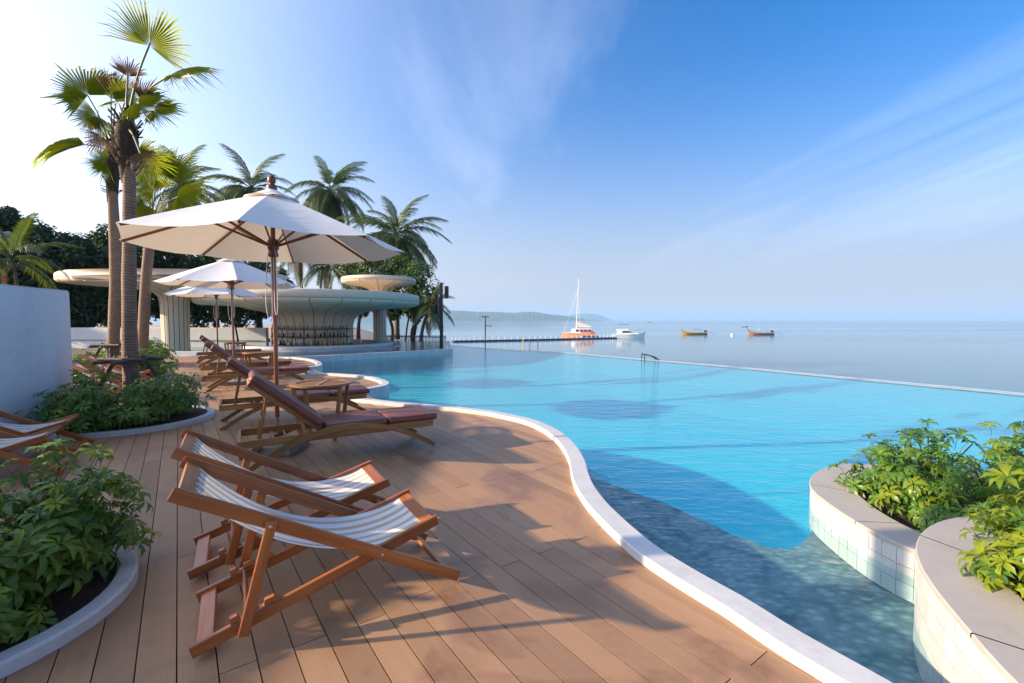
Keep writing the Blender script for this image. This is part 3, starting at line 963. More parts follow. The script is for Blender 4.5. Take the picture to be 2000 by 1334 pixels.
chairs = [((-1.433, 1.984), 31.3, 'nearest striped canvas deck chair, in full view at the front of the deck'),
          ((-1.885, 2.615), 31.0, 'striped deck chair standing just behind the nearest one, partly hidden by it'),
          ((-6.02, 4.50), 31.5, 'deck chair against the white wall whose front bar shows above the near left plants'),
          ((-5.62, 3.88), 30.5, 'deck chair at the left edge half hidden by the near planter leaves'),
          ((-9.25, 9.9), 31, 'deck chair with its head raised beside the rear fan palm trunk'),
          ((-7.85, 8.1), 31, 'deck chair half buried behind the leaves of the braced palm planter')]
for i, (p, a, lb) in enumerate(chairs):
    o = dc if i == 0 else copy_tree(dc)
    o.location = (p[0], p[1], 0.0); o.rotation_euler = (0, 0, R(a))
    tag(o, lb, 'deck chair', 'striped deck chairs')

# ------------------------------------------------------------------ sun loungers
def cushion(mb, x0, x1, y0, y1, z0, th, r=.028, M4=None):
    # rounded box in local frame
    nx, ny = 8, 8; ring = []
    prof = []
    for k in range(7):
        a = -math.pi / 2 + math.pi * k / 6
        prof.append((r * (math.cos(a)), r * math.sin(a) if False else (th / 2) * math.sin(a)))
    vs_ = []
    loopn = 40
    def outline(ins):
        pts = []
        rr = .035
        for (cx, cy_, a0) in ((x1 - rr, y1 - rr, 0), (x0 + rr, y1 - rr, 90), (x0 + rr, y0 + rr, 180), (x1 - rr, y0 + rr, 270)):
            for k in range(10):
                a = R(a0 + 90 * k / 9); pts.append((cx + (rr - ins) * math.cos(a), cy_ + (rr - ins) * math.sin(a)))
        return pts
    for c, z in prof:
        ins = r - c
        for x, y in outline(ins): vs_.append((x, y, z0 + th / 2 + z))
    fs_ = []
    for k in range(len(prof) - 1):
        for i in range(loopn):
            j = (i + 1) % loopn
            fs_.append((k * loopn + i, k * loopn + j, (k + 1) * loopn + j, (k + 1) * loopn + i))
    # crowned top and flat bottom
    top0 = (len(prof) - 1) * loopn
    cen = len(vs_); inner_ = []
    for q in (.55, .25):
        for i in range(loopn):
            x, y = vs_[top0 + i][:2]; cx, cy_ = (x0 + x1) / 2, (y0 + y1) / 2
            inner_.append((cx + (x - cx) * q, cy_ + (y - cy_) * q, z0 + th + .010 * (1 - q)))
    vs_ += inner_; vs_.append(((x0 + x1) / 2, (y0 + y1) / 2, z0 + th + .012))
    for i in range(loopn):
        j = (i + 1) % loopn
        fs_.append((top0 + i, top0 + j, cen + j, cen + i)); fs_.append((cen + i, cen + j, cen + loopn + j, cen + loopn + i))
        fs_.append((cen + loopn + i, cen + loopn + j, cen + 2 * loopn))
    fs_.append(tuple(range(loopn - 1, -1, -1)))
    if M4 is not None: vs_ = [tuple(M4 @ Vector(p)) for p in vs_]
    mb.add(vs_, fs_, True)
    return mb
def make_lounger():
    W = .66
    t = thing('sun_lounger', '', 'sun lounger')
    for y in (.03, W - .03):
        MB().beam((-.03, y, .305), (2.01, y, .312), .03, .078, (0, 0, 1), .004).build('side_rail', M['teak2'], t)
    for x, nm in ((-.012, 'end_rail'), (1.99, 'end_rail'), (.62, 'cross_rail'), (1.35, 'cross_rail')):
        MB().beam((x, .046, .308), (x, W - .046, .308), .03, .07, (0, 0, 1), .004).build(nm, M['teak2'], t)
    for x in (.18, .30, .42):
        MB().beam((x, .046, .29), (x, W - .046, .29), .02, .022, (0, 0, 1), .003).build('catch_rail', M['teak2'], t)
    for k in range(11):
        x = .80 + k * .115
        MB().beam((x, .047, .337), (x, W - .047, .337), .09, .014, (0, 0, 1), .003).build('slat', M['teak2'], t)
    # bent arch legs either side
    for y in (-.004, W + .004):
        pts = []
        for i in range(25):
            f = i / 24
            z = .383 * (1 - abs(2 * f - 1.04) ** 2.0 * .955)
            x = -.02 + 2.03 * f
            pts.append((x, y, max(z, .012) if 0 < i < 24 else max(z, .0)))
        MB().bent(pts, .034, .056, side=(0, 1, 0)).build('arch_leg', M['teak2'], t)
    # raised backrest
    piv = Vector((.76, 0, .350)); tip = Vector((.085, 0, .905)); d = (tip - piv).normalized(); ln = (tip - piv).length
    X = -d; Z = Vector((-d.z, 0, d.x)); Z = Z if Z.z > 0 else -Z
    BM = Matrix(((d.x, 0, Z.x, piv.x), (0, 1, 0, 0), (d.z, 0, Z.z, piv.z), (0, 0, 0, 1)))
    if BM.to_3x3().determinant() < 0: pass
    def B(x, y, z): return tuple(BM @ Vector((x, y, z)))
    for y in (.075, W - .075):
        MB().beam(B(0, y, 0), B(ln, y, 0), .026, .05, tuple(Z), .004).build('back_stile', M['teak2'], t)
    for k in range(7):
        x = .10 + k * (ln - .16) / 6
        MB().beam(B(x, .088, .012), B(x, W - .088, .012), .075, .014, tuple(Z), .003).build('back_slat', M['teak2'], t)
    MB().beam(B(ln - .02, .062, .0), B(ln - .02, W - .062, .0), .055, .052, tuple(Z), .004).build('head_rail', M['teak2'], t)
    # prop ladder behind the back
    pt = BM @ Vector((ln * .74, 0, -.03)); pb = Vector((pt.x - .28, 0, .275)); pb.x = .16
    for y in (.20, W - .20):
        MB().beam((pt.x, y, pt.z), (pb.x, y, pb.z), .022, .03, (1, 0, 0), .003).build('prop_leg', M['teak2'], t)
    for f in (.5, .97):
        p = pt.lerp(pb, f)
        MB().beam((p.x, .211, p.z), (p.x, W - .211, p.z), .045, .018, (pt - pb).normalized(), .003).build('prop_rung', M['teak2'], t)
    # cushions
    cu = thing_part('cushion', t)
    cushion(MB(), 1.47, 2.07, .01, W - .01, .347, .075).build('foot_pad', M['leather'], cu)
    cushion(MB(), .79, 1.462, .01, W - .01, .347, .075).build('seat_pad', M['leather'], cu)
    cushion(MB(), .045, ln + .035, .01, W - .01, .022, .082, M4=BM).build('back_pad', M['leather'], cu)
    return t
def thing_part(name, parent):
    o = bpy.data.objects.new(name, None); col.objects.link(o); o.parent = parent; o.empty_display_size = .05
    return o
lg = make_lounger()
loungers = [((-2.68, 4.50), 30.3, 'nearest teak sun lounger with brown cushions, arched legs in full view'),
            ((-4.08, 6.42), 31.5, 'sun lounger second from the camera, behind the slatted round table'),
            ((-6.60, 9.93), 32.0, 'sun lounger third from the camera, just before the second parasol'),
            ((-7.85, 11.62), 32.0, 'sun lounger fourth from the camera, beyond the second parasol'),
            ((-10.15, 14.9), 32.0, 'fifth sun lounger from the camera, before the farthest parasol'),
            ((-11.4, 16.65), 32.0, 'farthest sun lounger, at the far end of the deck by the bar')]
for i, (p, a, lb) in enumerate(loungers):
    o = lg if i == 0 else copy_tree(lg)
    o.location = (p[0], p[1], 0); o.rotation_euler = (0, 0, R(a))
    tag(o, lb, 'sun lounger', 'teak sun loungers with brown cushions')

# ------------------------------------------------------------------ round slatted tables
def make_table():
    t = thing('side_table', '', 'table')
    r = .39; H_ = .735
    ns = 13; pit = 2 * r * .82 / ns
    # outer ring
    n = 48; rg = []
    for i in range(n):
        a = 2 * math.pi * i / n; c, s_ = math.cos(a), math.sin(a)
        rg.append([Vector((c * q, s_ * q, z)) for q, z in ((r - .085, H_ - .026), (r, H_ - .026), (r, H_ - .003), (r - .003, H_), (r - .085, H_), (r - .085, H_ - .026))])
    strip(rg, True).build('top_ring', M['teak2'], t)
    for k in range(ns):
        y = (k - (ns - 1) / 2) * pit * .93
        hl = math.sqrt(max(.0, (r - .08) ** 2 - y * y)) + .004
        if hl > .06:
            MB().beam((-hl, y, H_ - .013), (hl, y, H_ - .013), pit * .56, .009, (0, 0, 1), .002).build('slat', M['teak2'], t)
    for x in (-.02, .0):
        pass
    MB().beam((0, -r + .08, H_ - .0128), (0, r - .08, H_ - .0128), .055, .0225, (0, 0, 1), .002).build('centre_bar', M['teak2'], t)
    for y in (-.2, .2):
        MB().beam((-.30, y, H_ - .05), (.30, y, H_ - .05), .022, .045, (0, 0, 1), .003).build('apron', M['teak2'], t)
    for sx in (-1, 1):
        for sy in (-1, 1):
            MB().beam((sx * .285, sy * .222, H_ - .03), (sx * .20, sy * .20, 0), .024, .05, (1, 0, 0), .004).build('leg', M['teak2'], t)
    MB().beam((-.22, .19, .22), (.22, .19, .22), .02, .03).build('stretcher', M['teak2'], t)
    MB().beam((-.22, -.19, .22), (.22, -.19, .22), .02, .03).build('stretcher', M['teak2'], t)
    return t
tb = make_table()
for i, (p, a, lb) in enumerate([((-2.50, 6.02), 8, 'round slatted teak table beside the nearest parasol pole'),
                                ((-6.45, 11.75), 20, 'round teak table beside the second parasol pole'),
                                ((-10.2, 16.95), 20, 'farthest round teak table by the farthest parasol')]):
    o = tb if i == 0 else copy_tree(tb)
    o.location = (p[0], p[1], 0); o.rotation_euler = (0, 0, R(a)); tag(o, lb, 'table', 'round teak tables between the loungers')

# ------------------------------------------------------------------ parasols
def make_parasol():
    t = thing('parasol', '', 'parasol')
    RZ, AZ_, RR = 2.41, 3.03, 1.50
    MB().tube([(0, 0, .05), (0, 0, 3.05)], .025, 14).build('pole', M['pole'], t)
    b = MB().box((0, 0, .045), .52, .52, .09, .012).build('base', M['concrete'], t)
    MB().tube([(0, 0, .085), (0, 0, .40)], [.034, .032], 14).build('socket', M['steel'], b)
    f = MB().lathe([(.0, 3.225), (.03, 3.22), (.043, 3.195), (.046, 3.17), (.040, 3.142), (.030, 3.125), (.034, 3.118), (.055, 3.11), (.058, 3.095), (.055, 3.08), (.06, 3.03)], 20).build('finial', M['pole'], t)
    cor = [R(-118 + 45 * k) for k in range(8)]
    canopy = thing_part('canopy', t)
    for k in range(8):
        a0, a1 = cor[k], cor[(k + 1) % 8]
        mb = MB(); nr, na = 10, 8; vs_ = []
        e0 = Vector((math.cos(a0), math.sin(a0), 0)); e1 = Vector((math.cos(a0 + R(45)), math.sin(a0 + R(45)), 0))
        for i in range(nr + 1):
            q = .10 + .90 * i / nr
            for j in range(na + 1):
                g = j / na
                p = (e0.lerp(e1, g)) * RR * q
                sag = 4 * g * (1 - g)
                z = AZ_ - (AZ_ - RZ) * q - .045 * sag * q * math.sin(q * math.pi * .62) + .012 * math.sin(q * math.pi)
                rim = -.012 * sag * (1 if i == nr else 0)
                p = p * (1 - .018 * sag * (q ** 4))
                vs_.append((p.x, p.y, z - rim * 0))
        fs_ = [(i * (na + 1) + j, i * (na + 1) + j + 1, (i + 1) * (na + 1) + j + 1, (i + 1) * (na + 1) + j) for i in range(nr) for j in range(na)]
        mb.add(vs_, fs_, True)
        mb.build('panel', M['parasol'], canopy)
    # vented cap with scalloped edge
    mb = MB(); vs_ = []; n = 64
    for i in range(n):
        a = cor[0] + 2 * math.pi * i / n; g = (i % 8) / 8
        k = math.cos(R(22.5)) / math.cos((g - .5) * R(45))
        lift = .028 * math.sin(math.pi * g)
        for q, z in ((.05, 3.062), (.16, 3.005), (.31, 2.925)):
            r = q * k
            vs_.append((r * math.cos(a), r * math.sin(a), z + (lift if q > .2 else 0) - .0))
    fs_ = []
    for i in range(n):
        j = (i + 1) % n
        fs_ += [(i * 3, i * 3 + 1, j * 3 + 1, j * 3), (i * 3 + 1, i * 3 + 2, j * 3 + 2, j * 3 + 1)]
    mb.add(vs_, fs_, True)
    mb.build('vent_cap', M['parasol'], canopy)
    hub = MB().lathe([(.026, 2.28), (.052, 2.29), (.056, 2.31), (.046, 2.335), (.044, 2.36), (.062, 2.38), (.062, 2.47), (.045, 2.49), (.026, 2.50)], 18).build('hub', M['pole'], t)
    MB().lathe([(.026, 2.86), (.06, 2.87), (.06, 2.95), (.026, 2.96)], 16).build('crown_hub', M['pole'], t)
    for k in range(8):
        d = Vector((math.cos(cor[k]), math.sin(cor[k]), 0))
        r = MB().beam(d * .06 + Vector((0, 0, 2.935)), d * (RR - .03) + Vector((0, 0, RZ - .012)), .016, .028, (0, 0, 1), .002).build('rib', M['pole'], t)
        MB().beam(d * .055 + Vector((0, 0, 2.42)), d * .70 + Vector((0, 0, 2.685)), .014, .026, (0, 0, 1), .002).build('strut', M['pole'], r)
    for sx, z1, am in ((-.03, 1.55, .11), (.028, 1.62, .03)):
        pts = [(sx, -.03, 2.40), (sx * 2, -.035, 2.2), (sx * (1.6 + am * 9), -.035, 1.95), (sx * (1.6 + am * 10), -.035, 1.72), (sx * 1.6, -.035, z1), (sx * .6, -.028, z1 + .08), (sx * .6, -.028, 2.35)]
        MB().tube(catmull(pts, 5), .0042, 5).build('cord', M['cord'], t)
    return t
um = make_parasol()
for i, (p, a, lb) in enumerate([((-2.79, 5.43), 0, 'nearest large white parasol on a wooden pole'),
                                ((-6.73, 11.12), 18, 'second white parasol, seen below the edge of the nearest one'),
                                ((-10.3, 16.1), 30, 'farthest and smallest looking white parasol, tucked behind the second')]):
    o = um if i == 0 else copy_tree(um)
    o.location = (p[0], p[1], 0); o.rotation_euler = (0, 0, R(a)); tag(o, lb, 'parasol', 'white parasols along the deck')

# ------------------------------------------------------------------ mushroom canopies and the bar
def mushroom(name, label, cat, c, rx, ry, rim, prof, nseg, roofz, col_scale=True, arc=None):
    """rim: (r,z) points of the fascia; prof: soffit and column profile as (fraction r in units of rx, z); panels with dark joints between"""
    t = thing(name, label, cat, c)
    ks = ry / rx
    def ell(r):
        # ellipse factor fades to a round column
        f = max(0, min(1, (r - 2.2 * prof[-1][0]) / (rx - 2.2 * prof[-1][0] + 1e-6)))
        return 1 + (ks - 1) * f
    def lat(name_, pr, a0, a1, n, m, parent, shrink=0.0):
        vs_ = []; fs_ = []; p = len(pr); full = abs(a1 - a0 - 2 * math.pi) < 1e-6; mm = n if full else n + 1
        for i in range(mm):
            a = a0 + (a1 - a0) * i / n
            for r, z in pr:
                vs_.append((r * math.cos(a), r * math.sin(a) * ell(r), z))
        for i in range(n):
            j = (i + 1) % mm
            for k in range(p - 1): fs_.append((i * p + k, j * p + k, j * p + k + 1, i * p + k + 1))
        mb = MB(); mb.add(vs_, fs_, True)
        return mb.build(name_, m, parent)
    lat('fascia', rim, 0, 2 * math.pi, 72, M['cream'], t)
    lat('roof', [(0.01, roofz), (rim[0][0], rim[0][1])], 0, 2 * math.pi, 72, M['cream'], t)
    lat('joint_backing', [(r - .03 if i > len(prof) * .5 else r - .02, z + (.03 if i < len(prof) * .6 else 0)) for i, (r, z) in enumerate(prof)], 0, 2 * math.pi, 72, M['groove'], t)
    for k in range(nseg):
        a0 = 2 * math.pi * k / nseg; a1 = 2 * math.pi * (k + 1) / nseg
        # keep joint width nearly constant along the profile
        vs_ = []; fs_ = []; n = 4; p = len(prof)
        for i in range(n + 1):
            for r, z in prof:
                g = .5 * min(.035, .13 * (2 * math.pi * r / nseg)) / r
                a = a0 + g + (a1 - a0 - 2 * g) * i / n
                vs_.append((r * math.cos(a), r * math.sin(a) * ell(r), z))
        for i in range(n):
            for q in range(p - 1): fs_.append((i * p + q, i * p + p + q, i * p + p + q + 1, i * p + q + 1))
        mb = MB(); mb.add(vs_, fs_, True); mb.build('soffit_panel', M['cream'], t)
    return t
BAR = (-11.45, 26.9, 0)
bar = mushroom('pool_bar', 'round pool bar with wide cream mushroom canopy and bottle shelves', 'bar', BAR, 5.95, 5.95,
         [(5.75, 3.02), (5.93, 2.97), (5.95, 2.62), (5.90, 2.60)],
         [(5.93, 2.585), (5.93, 2.52), (5.86, 2.43), (5.65, 2.36), (5.0, 2.29), (4.2, 2.22), (3.4, 2.13), (2.8, 2.03), (2.4, 1.88), (2.18, 1.65), (2.08, 1.3), (2.05, .7), (2.05, -.3)], 26, 3.06)
# shelves
for z in (1.07, .64, .21):
    sh = MB(); n = 40; rg = []
    for i in range(n + 1):
        a = R(-178 + 176 * i / n)
        rg.append([Vector((q * math.cos(a), q * math.sin(a), zz)) for q, zz in ((2.05, z - .025), (2.36, z - .025), (2.36, z), (2.05, z))])
    o = strip(rg).build('shelf', M['bark'], bar)
for k in range(12):
    a = R(-172 + 164 * k / 11)
    MB().beam((2.30 * math.cos(a), 2.30 * math.sin(a), .0), (2.30 * math.cos(a), 2.30 * math.sin(a), 1.06), .03, .03).build('shelf_post', M['bark'], bar)
n = 72; rg = []
for i in range(n + 1):
    a = R(-200 + 300 * i / n)
    rg.append([Vector((q * math.cos(a), q * math.sin(a), zz)) for q, zz in ((3.75, -.6), (3.75, .24), (4.35, .24), (4.37, .10), (4.33, .09), (4.33, -.8))])
strip(rg).build('counter', M['coping'], bar)
rg = []
for i in range(n + 1):
    a = R(-120 + 190 * i / n)
    rg.append([Vector((q * math.cos(a), q * math.sin(a), zz)) for q, zz in ((4.34, .055), (4.85, .055), (4.87, .0), (4.86, -.8))])
strip(rg).build('seat_ledge', M['coping'], bar)
mushroom('shade_canopy', 'wide cream mushroom canopy on a fluted column behind the fan palms', 'canopy', (-17.0, 23.3, 0), 5.55, 2.5,
         [(5.3, 3.86), (5.5, 3.80), (5.55, 3.60), (5.50, 3.585)],
         [(5.53, 3.57), (5.53, 3.50), (5.38, 3.40), (4.9, 3.33), (3.8, 3.24), (2.4, 3.14), (1.4, 3.04), (.86, 2.90), (.68, 2.70), (.62, 2.4), (.60, 1.3), (.59, .6), (.60, -.1)], 18, 3.9)
mushroom('shade_canopy', 'small round cream mushroom canopy rising behind the pool bar', 'canopy', (-9.35, 32.6, 0), 2.55, 2.55,
         [(2.4, 4.50), (2.52, 4.45), (2.55, 4.25), (2.52, 4.235)],
         [(2.54, 4.22), (2.53, 4.15), (2.42, 4.07), (2.0, 4.00), (1.3, 3.90), (.82, 3.76), (.58, 3.52), (.48, 3.1), (.45, 2.0), (.45, 1.0), (.46, -.6)], 14, 4.52)

# bottles
def bottle_mesh(kind):
    h = (.30, .26, .22, .15)[kind]; r = (.037, .045, .05, .04)[kind]
    if kind < 3:
        pr = [(0, 0), (r, 0), (r, h * .55), (r * .9, h * .62), (r * .38, h * .74), (r * .34, h * .97), (r * .4, h), (0, h)]
    else:
        pr = [(0, 0), (r * .8, 0), (r, h), (r * .9, h), (r * .7, .012), (0, .012)]
    return MB().lathe(pr, 8).mesh('bottle')
def glassmat(name, c, tr):
    m, t, b, o = newmat(name)
    t.links.new(ramp(t, noise(t, tcoord(t), 8, 2), [(.3, tuple(x * .8 for x in c)), (.7, c)]), b.inputs['Base Color'])
    b.inputs['Roughness'].default_value = .08
    b.inputs['Transmission Weight'].default_value = tr
    return m
GL = {'green': glassmat('green_glass', (.05, .16, .07), .3), 'brown': glassmat('brown_glass', (.20, .09, .03), .3), 'clear': glassmat('clear_glass', (.75, .8, .8), .6),
      'amber': glassmat('amber_liquor', (.75, .38, .05), .3), 'dark': glassmat('dark_glass', (.02, .025, .03), .1), 'blue': glassmat('blue_glass', (.25, .5, .65), .4)}
BM_ = {}
def bottle(kind, colr, p, where):
    if (kind, colr) not in BM_:
        me = bottle_mesh(kind); me.materials.append(GL[colr]); BM_[(kind, colr)] = me
    nm = 'bottle' if kind < 3 else 'drinking_glass'
    o = link(nm, BM_[(kind, colr)], None); o.location = p
    kd = ('tall', 'square shouldered', 'squat', '')[kind]
    tag(o, (f'{kd} {colr} bottle standing on the {where}' if kind < 3 else f'{colr} drinking glass standing on the {where}'), 'bottle' if kind < 3 else 'glass', f'bottles and glasses on the {where}')
rb = random.Random(5)
for z, where, kinds, cols in ((1.07, 'top shelf of the bar', (3, 3, 0), ('clear', 'clear', 'blue', 'green')),
                              (.64, 'middle shelf of the bar', (0, 1, 2, 0), ('clear', 'brown', 'dark', 'clear', 'green')),
                              (.21, 'bottom shelf of the bar', (0, 0, 1, 2), ('dark', 'green', 'clear', 'amber', 'dark', 'brown', 'blue'))):
    for k in range(26):
        a = R(-158 + 136 * (k + rb.uniform(-.3, .3)) / 25)
        rr = 2.22 + rb.uniform(-.04, .05)
        bottle(rb.choice(kinds), rb.choice(cols), (BAR[0] + rr * math.cos(a), BAR[1] + rr * math.sin(a), z + .001), where)
for k in range(14):
    a = R(-86 + 4.0 * k + rb.uniform(-1, 1)); rr = 3.95 + rb.uniform(-.08, .1)
    bottle(rb.choice((0, 0, 1)), rb.choice(('dark', 'clear', 'green', 'amber', 'clear')), (BAR[0] + rr * math.cos(a), BAR[1] + rr * math.sin(a), .241), 'curved bar counter')

# speaker post, T post, picket fence, handrails
sp = thing('speaker_post', 'tall black post carrying two dark loudspeakers beside the pool', 'post', (-4.62, 30.2, 0))
MB().beam((0, 0, -1.3), (0, 0, 3.98), .20, .22, (0, 1, 0), .01).build('post', M['black'], sp)
for sx, z, hh in ((-.30, 2.6, 1.35), (.36, 3.35, .8)):
    q = MB().box((sx, -.05, z), .24, .28, hh, .02).build('loudspeaker', M['black'], sp)
    MB().box((sx, -.198, z), .19, .012, hh * .9, .004).build('grille', M['dark'], q)
    MB().beam((sx, 0, z - .2), (0, 0, z - .2), .06, .06).build('bracket', M['black'], sp)
tp = thing('shower_post', 'thin dark post with a short crossbar standing at the far pool edge', 'post', (-1.74, 30.1, 0))
MB().tube([(0, 0, -4.6), (0, 0, 1.76)], .036, 8).build('post', M['grey_wood'], tp)
MB().beam((-.24, 0, 1.76), (.24, 0, 1.76), .10, .07).build('crossbar', M['grey_wood'], tp)
fn = thing('picket_fence', 'dark brown picket fence along the beach side of the pool', 'fence', (0, 0, 0))
fa, fb = Vector((-10.2, 36.0, 0)), Vector((-4.9, 34.0, 0))
for z in (-.55, .28):
    MB().beam(fa + Vector((0, 0, z)), fb + Vector((0, 0, z)), .04, .07).build('rail', M['grey_wood'], fn)
pm = MB().beam((0, 0, -.9), (0, 0, .42), .05, .03, (0, 1, 0)).mesh('picket'); pm.materials.append(M['grey_wood'])
nf = 46
for i in range(nf + 1):
    p = fa.lerp(fb, i / nf); o = link('picket', pm, None, fn); o.location = (p.x, p.y - .035, 0)
def handrail(label, m, px, py0, pytop, Y, slant, name='pool_handrail'):
    b = atd(px, py0, Y); tz = atd(px, pytop, Y).z
    t = thing(name, label, 'handrail', (b.x, b.y, b.z))
    h = tz - b.z
    for dy in (0, .45):
        MB().tube(catmull([(0, dy, -.6), (0, dy, h * .8), (.05 * slant, dy, h), (.45 * slant, dy, h * .55), (.75 * slant, dy, -.1)], 5), .022, 8).build('rail', m, t)
handrail('dark steel ladder handrail rising from the infinity edge', M['black'], 1259, 703, 693, 20.2, 1.0)
YEL = plain('yellow_paint', (.65, .45, .08), .5)
for i, (x, m, lb) in enumerate([(1021, YEL, 'thin yellow marker pole beyond the infinity edge'), (1034, M['grey_wood'], 'thin grey mooring pole beyond the edge, next to the yellow pole'), (1050, M['grey_wood'], 'thin grey mooring pole beyond the edge, farther from the yellow pole')]):
    b = atd(x, 690, 60); t_ = thing('mooring_pole', lb, 'pole', (b.x, 60, -4.6), 0, 'thin poles beyond the pool')
    MB().tube([(0, 0, 0), (.05, 0, atd(x, 664, 60).z + 4.6)], .05, 8).build('shaft', m, t_)
    MB().lathe([(0, .12), (.09, .08), (.09, -.02), (0, -.03)], 8, c=(.05, 0, atd(x, 664, 60).z + 4.6)).build('cap', m, t_)

# ------------------------------------------------------------------ shrubs (umbrella-leaf plants)
def rot_to(z, roll=0.0):
    z = Vector(z).normalized()
    q = Vector((0, 0, 1)).rotation_difference(z)
    return (q.to_matrix() @ Matrix.Rotation(roll, 3, 'Z')).to_4x4()
def leaf_geo(mb, Mx, rnd, Lp, n, R0, droop):
    """one compound leaf: petiole plus a whorl of leaflets; petiole faces are marked"""
    pts = [Vector((0, 0, 0)), Vector((.01 * rnd.uniform(-1, 1), .012, Lp * .5)), Vector((0, 0, Lp))]
    vs_ = []; fs_ = []; mk = []
    for p in pts:
        for k in range(3):
            a = 2.094 * k; vs_.append(p + Vector((math.cos(a), math.sin(a), 0)) * .0022)
    for i in range(2):
        for k in range(3):
            k2 = (k + 1) % 3; fs_.append((i * 3 + k, i * 3 + k2, i * 3 + 3 + k2, i * 3 + 3 + k)); mk.append(1)
    for k in range(n):
        a = 2 * math.pi * (k + rnd.uniform(-.18, .18)) / n
        L_ = R0 * rnd.uniform(.80, 1.18); w = L_ * rnd.uniform(.135, .185)
        el = droop + rnd.uniform(-.22, .22)
        d = Vector((math.cos(a), math.sin(a), 0)); sd = Vector((-d.y, d.x, 0))
        def P(f, s, lift=0):
            e = el - .6 * f * f
            r = f * L_
            c = Vector((0, 0, Lp)) + d * r * math.cos(e) + Vector((0, 0, r * math.sin(e)))
            return c + sd * s * w + Vector((0, 0, lift * w))
        o = len(vs_)
        vs_ += [P(.06, 0), P(.35, .62, .22), P(.35, 0), P(.35, -.62, .22), P(.70, 1.0, .30), P(.70, 0), P(.70, -1.0, .30), P(1.0, 0)]
        fs_ += [(o, o + 2, o + 1), (o, o + 3, o + 2), (o + 1, o + 2, o + 5, o + 4), (o + 2, o + 3, o + 6, o + 5), (o + 4, o + 5, o + 7), (o + 5, o + 6, o + 7)]
        mk += [0] * 6
    vs_ = [tuple(Mx @ v) for v in vs_]
    mb.add(vs_, fs_, False)
    mb.mk = getattr(mb, 'mk', []) + mk
def leaf_mesh(name, mb, mats):
    me = mb.mesh(name)
    for m in mats: me.materials.append(m)
    me.polygons.foreach_set('material_index', mb.mk)
    me.polygons.foreach_set('use_smooth', [True] * len(me.polygons))
    me.update()
    return me
LV = {}
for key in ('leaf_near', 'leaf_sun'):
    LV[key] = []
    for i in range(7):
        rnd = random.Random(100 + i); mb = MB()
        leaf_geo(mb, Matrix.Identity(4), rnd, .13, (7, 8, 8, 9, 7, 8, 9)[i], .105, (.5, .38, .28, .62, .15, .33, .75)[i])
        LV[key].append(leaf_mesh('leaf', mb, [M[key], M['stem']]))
def shrub(label, group, x, y, z, r, h, nleaf, ninner, seed, sunny=0.0, scale=1.0, lean=(0, 0), vis=None, sep=True):
    rnd = random.Random(seed)
    t = thing('schefflera_shrub', label, 'shrub', (x, y, z), 0, group)
    st = MB(); tips = []
    for k in range(7):
        a = 2 * math.pi * k / 7 + rnd.random(); q = rnd.uniform(.3, .75)
        p1 = Vector((math.cos(a) * r * .45 * q, math.sin(a) * r * .45 * q, h * .45)); p2 = Vector((math.cos(a) * r * q, math.sin(a) * r * q, h * rnd.uniform(.7, .9)))
        st.tube([(rnd.uniform(-.05, .05), rnd.uniform(-.05, .05), -.03), p1, p2], [.010, .008, .005], 5, False)
    st.build('stem', M['stem'], t)
    def pick(fr):
        u = rnd.random(); th = math.acos(1 - u * .98); ph = rnd.random() * 2 * math.pi
        if vis is not None and rnd.random() < .75:
            ph = vis + rnd.gauss(0, .95)
        lump = 1 + .22 * math.sin(3 * ph + seed) + .16 * math.sin(5 * ph + 2 * th + seed * 2)
        d = Vector((math.sin(th) * math.cos(ph), math.sin(th) * math.sin(ph), math.cos(th)))
        p = Vector((d.x * r * fr * lump + lean[0] * d.z, d.y * r * fr * lump + lean[1] * d.z, h * (.16 + .84 * d.z * fr) * (1 + .12 * math.sin(4 * ph + seed))))
        ax = (Vector((d.x * .85, d.y * .85, .55 + .6 * d.z)) + Vector((rnd.uniform(-.3, .3), rnd.uniform(-.3, .3), rnd.uniform(-.1, .3)))).normalized()
        return p, ax
    jm = MB()
    for i in range(nleaf):
        p, ax = pick(rnd.uniform(.86, 1.12)); s_ = scale * rnd.uniform(.52, 1.25)
        key = 'leaf_sun' if rnd.random() < sunny * (.35 + .65 * min(1, p.z / h)) else 'leaf_near'  # sunlit-coloured leaves picked more often towards the top
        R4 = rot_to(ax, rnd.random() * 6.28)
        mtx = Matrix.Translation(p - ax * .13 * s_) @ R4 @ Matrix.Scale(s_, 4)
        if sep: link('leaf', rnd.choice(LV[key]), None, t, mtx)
        else: leaf_geo(jm, mtx, rnd, .13, 7, .105, rnd.uniform(-.1, .5))
    for i in range(ninner):
        p, ax = pick(rnd.uniform(.35, .86)); s_ = scale * rnd.uniform(.8, 1.15)
        leaf_geo(jm, Matrix.Translation(p - ax * .13 * s_) @ rot_to(ax, rnd.random() * 6.28) @ Matrix.Scale(s_, 4), rnd, .13, 6, .105, rnd.uniform(-.3, .4))
    if jm.f:
        o = link('foliage', leaf_mesh('foliage', jm, [M['leaf_near'], M['stem']]), None, t); tag(o, kind='stuff')
    return t
G1 = 'shrubs in the near left planter'
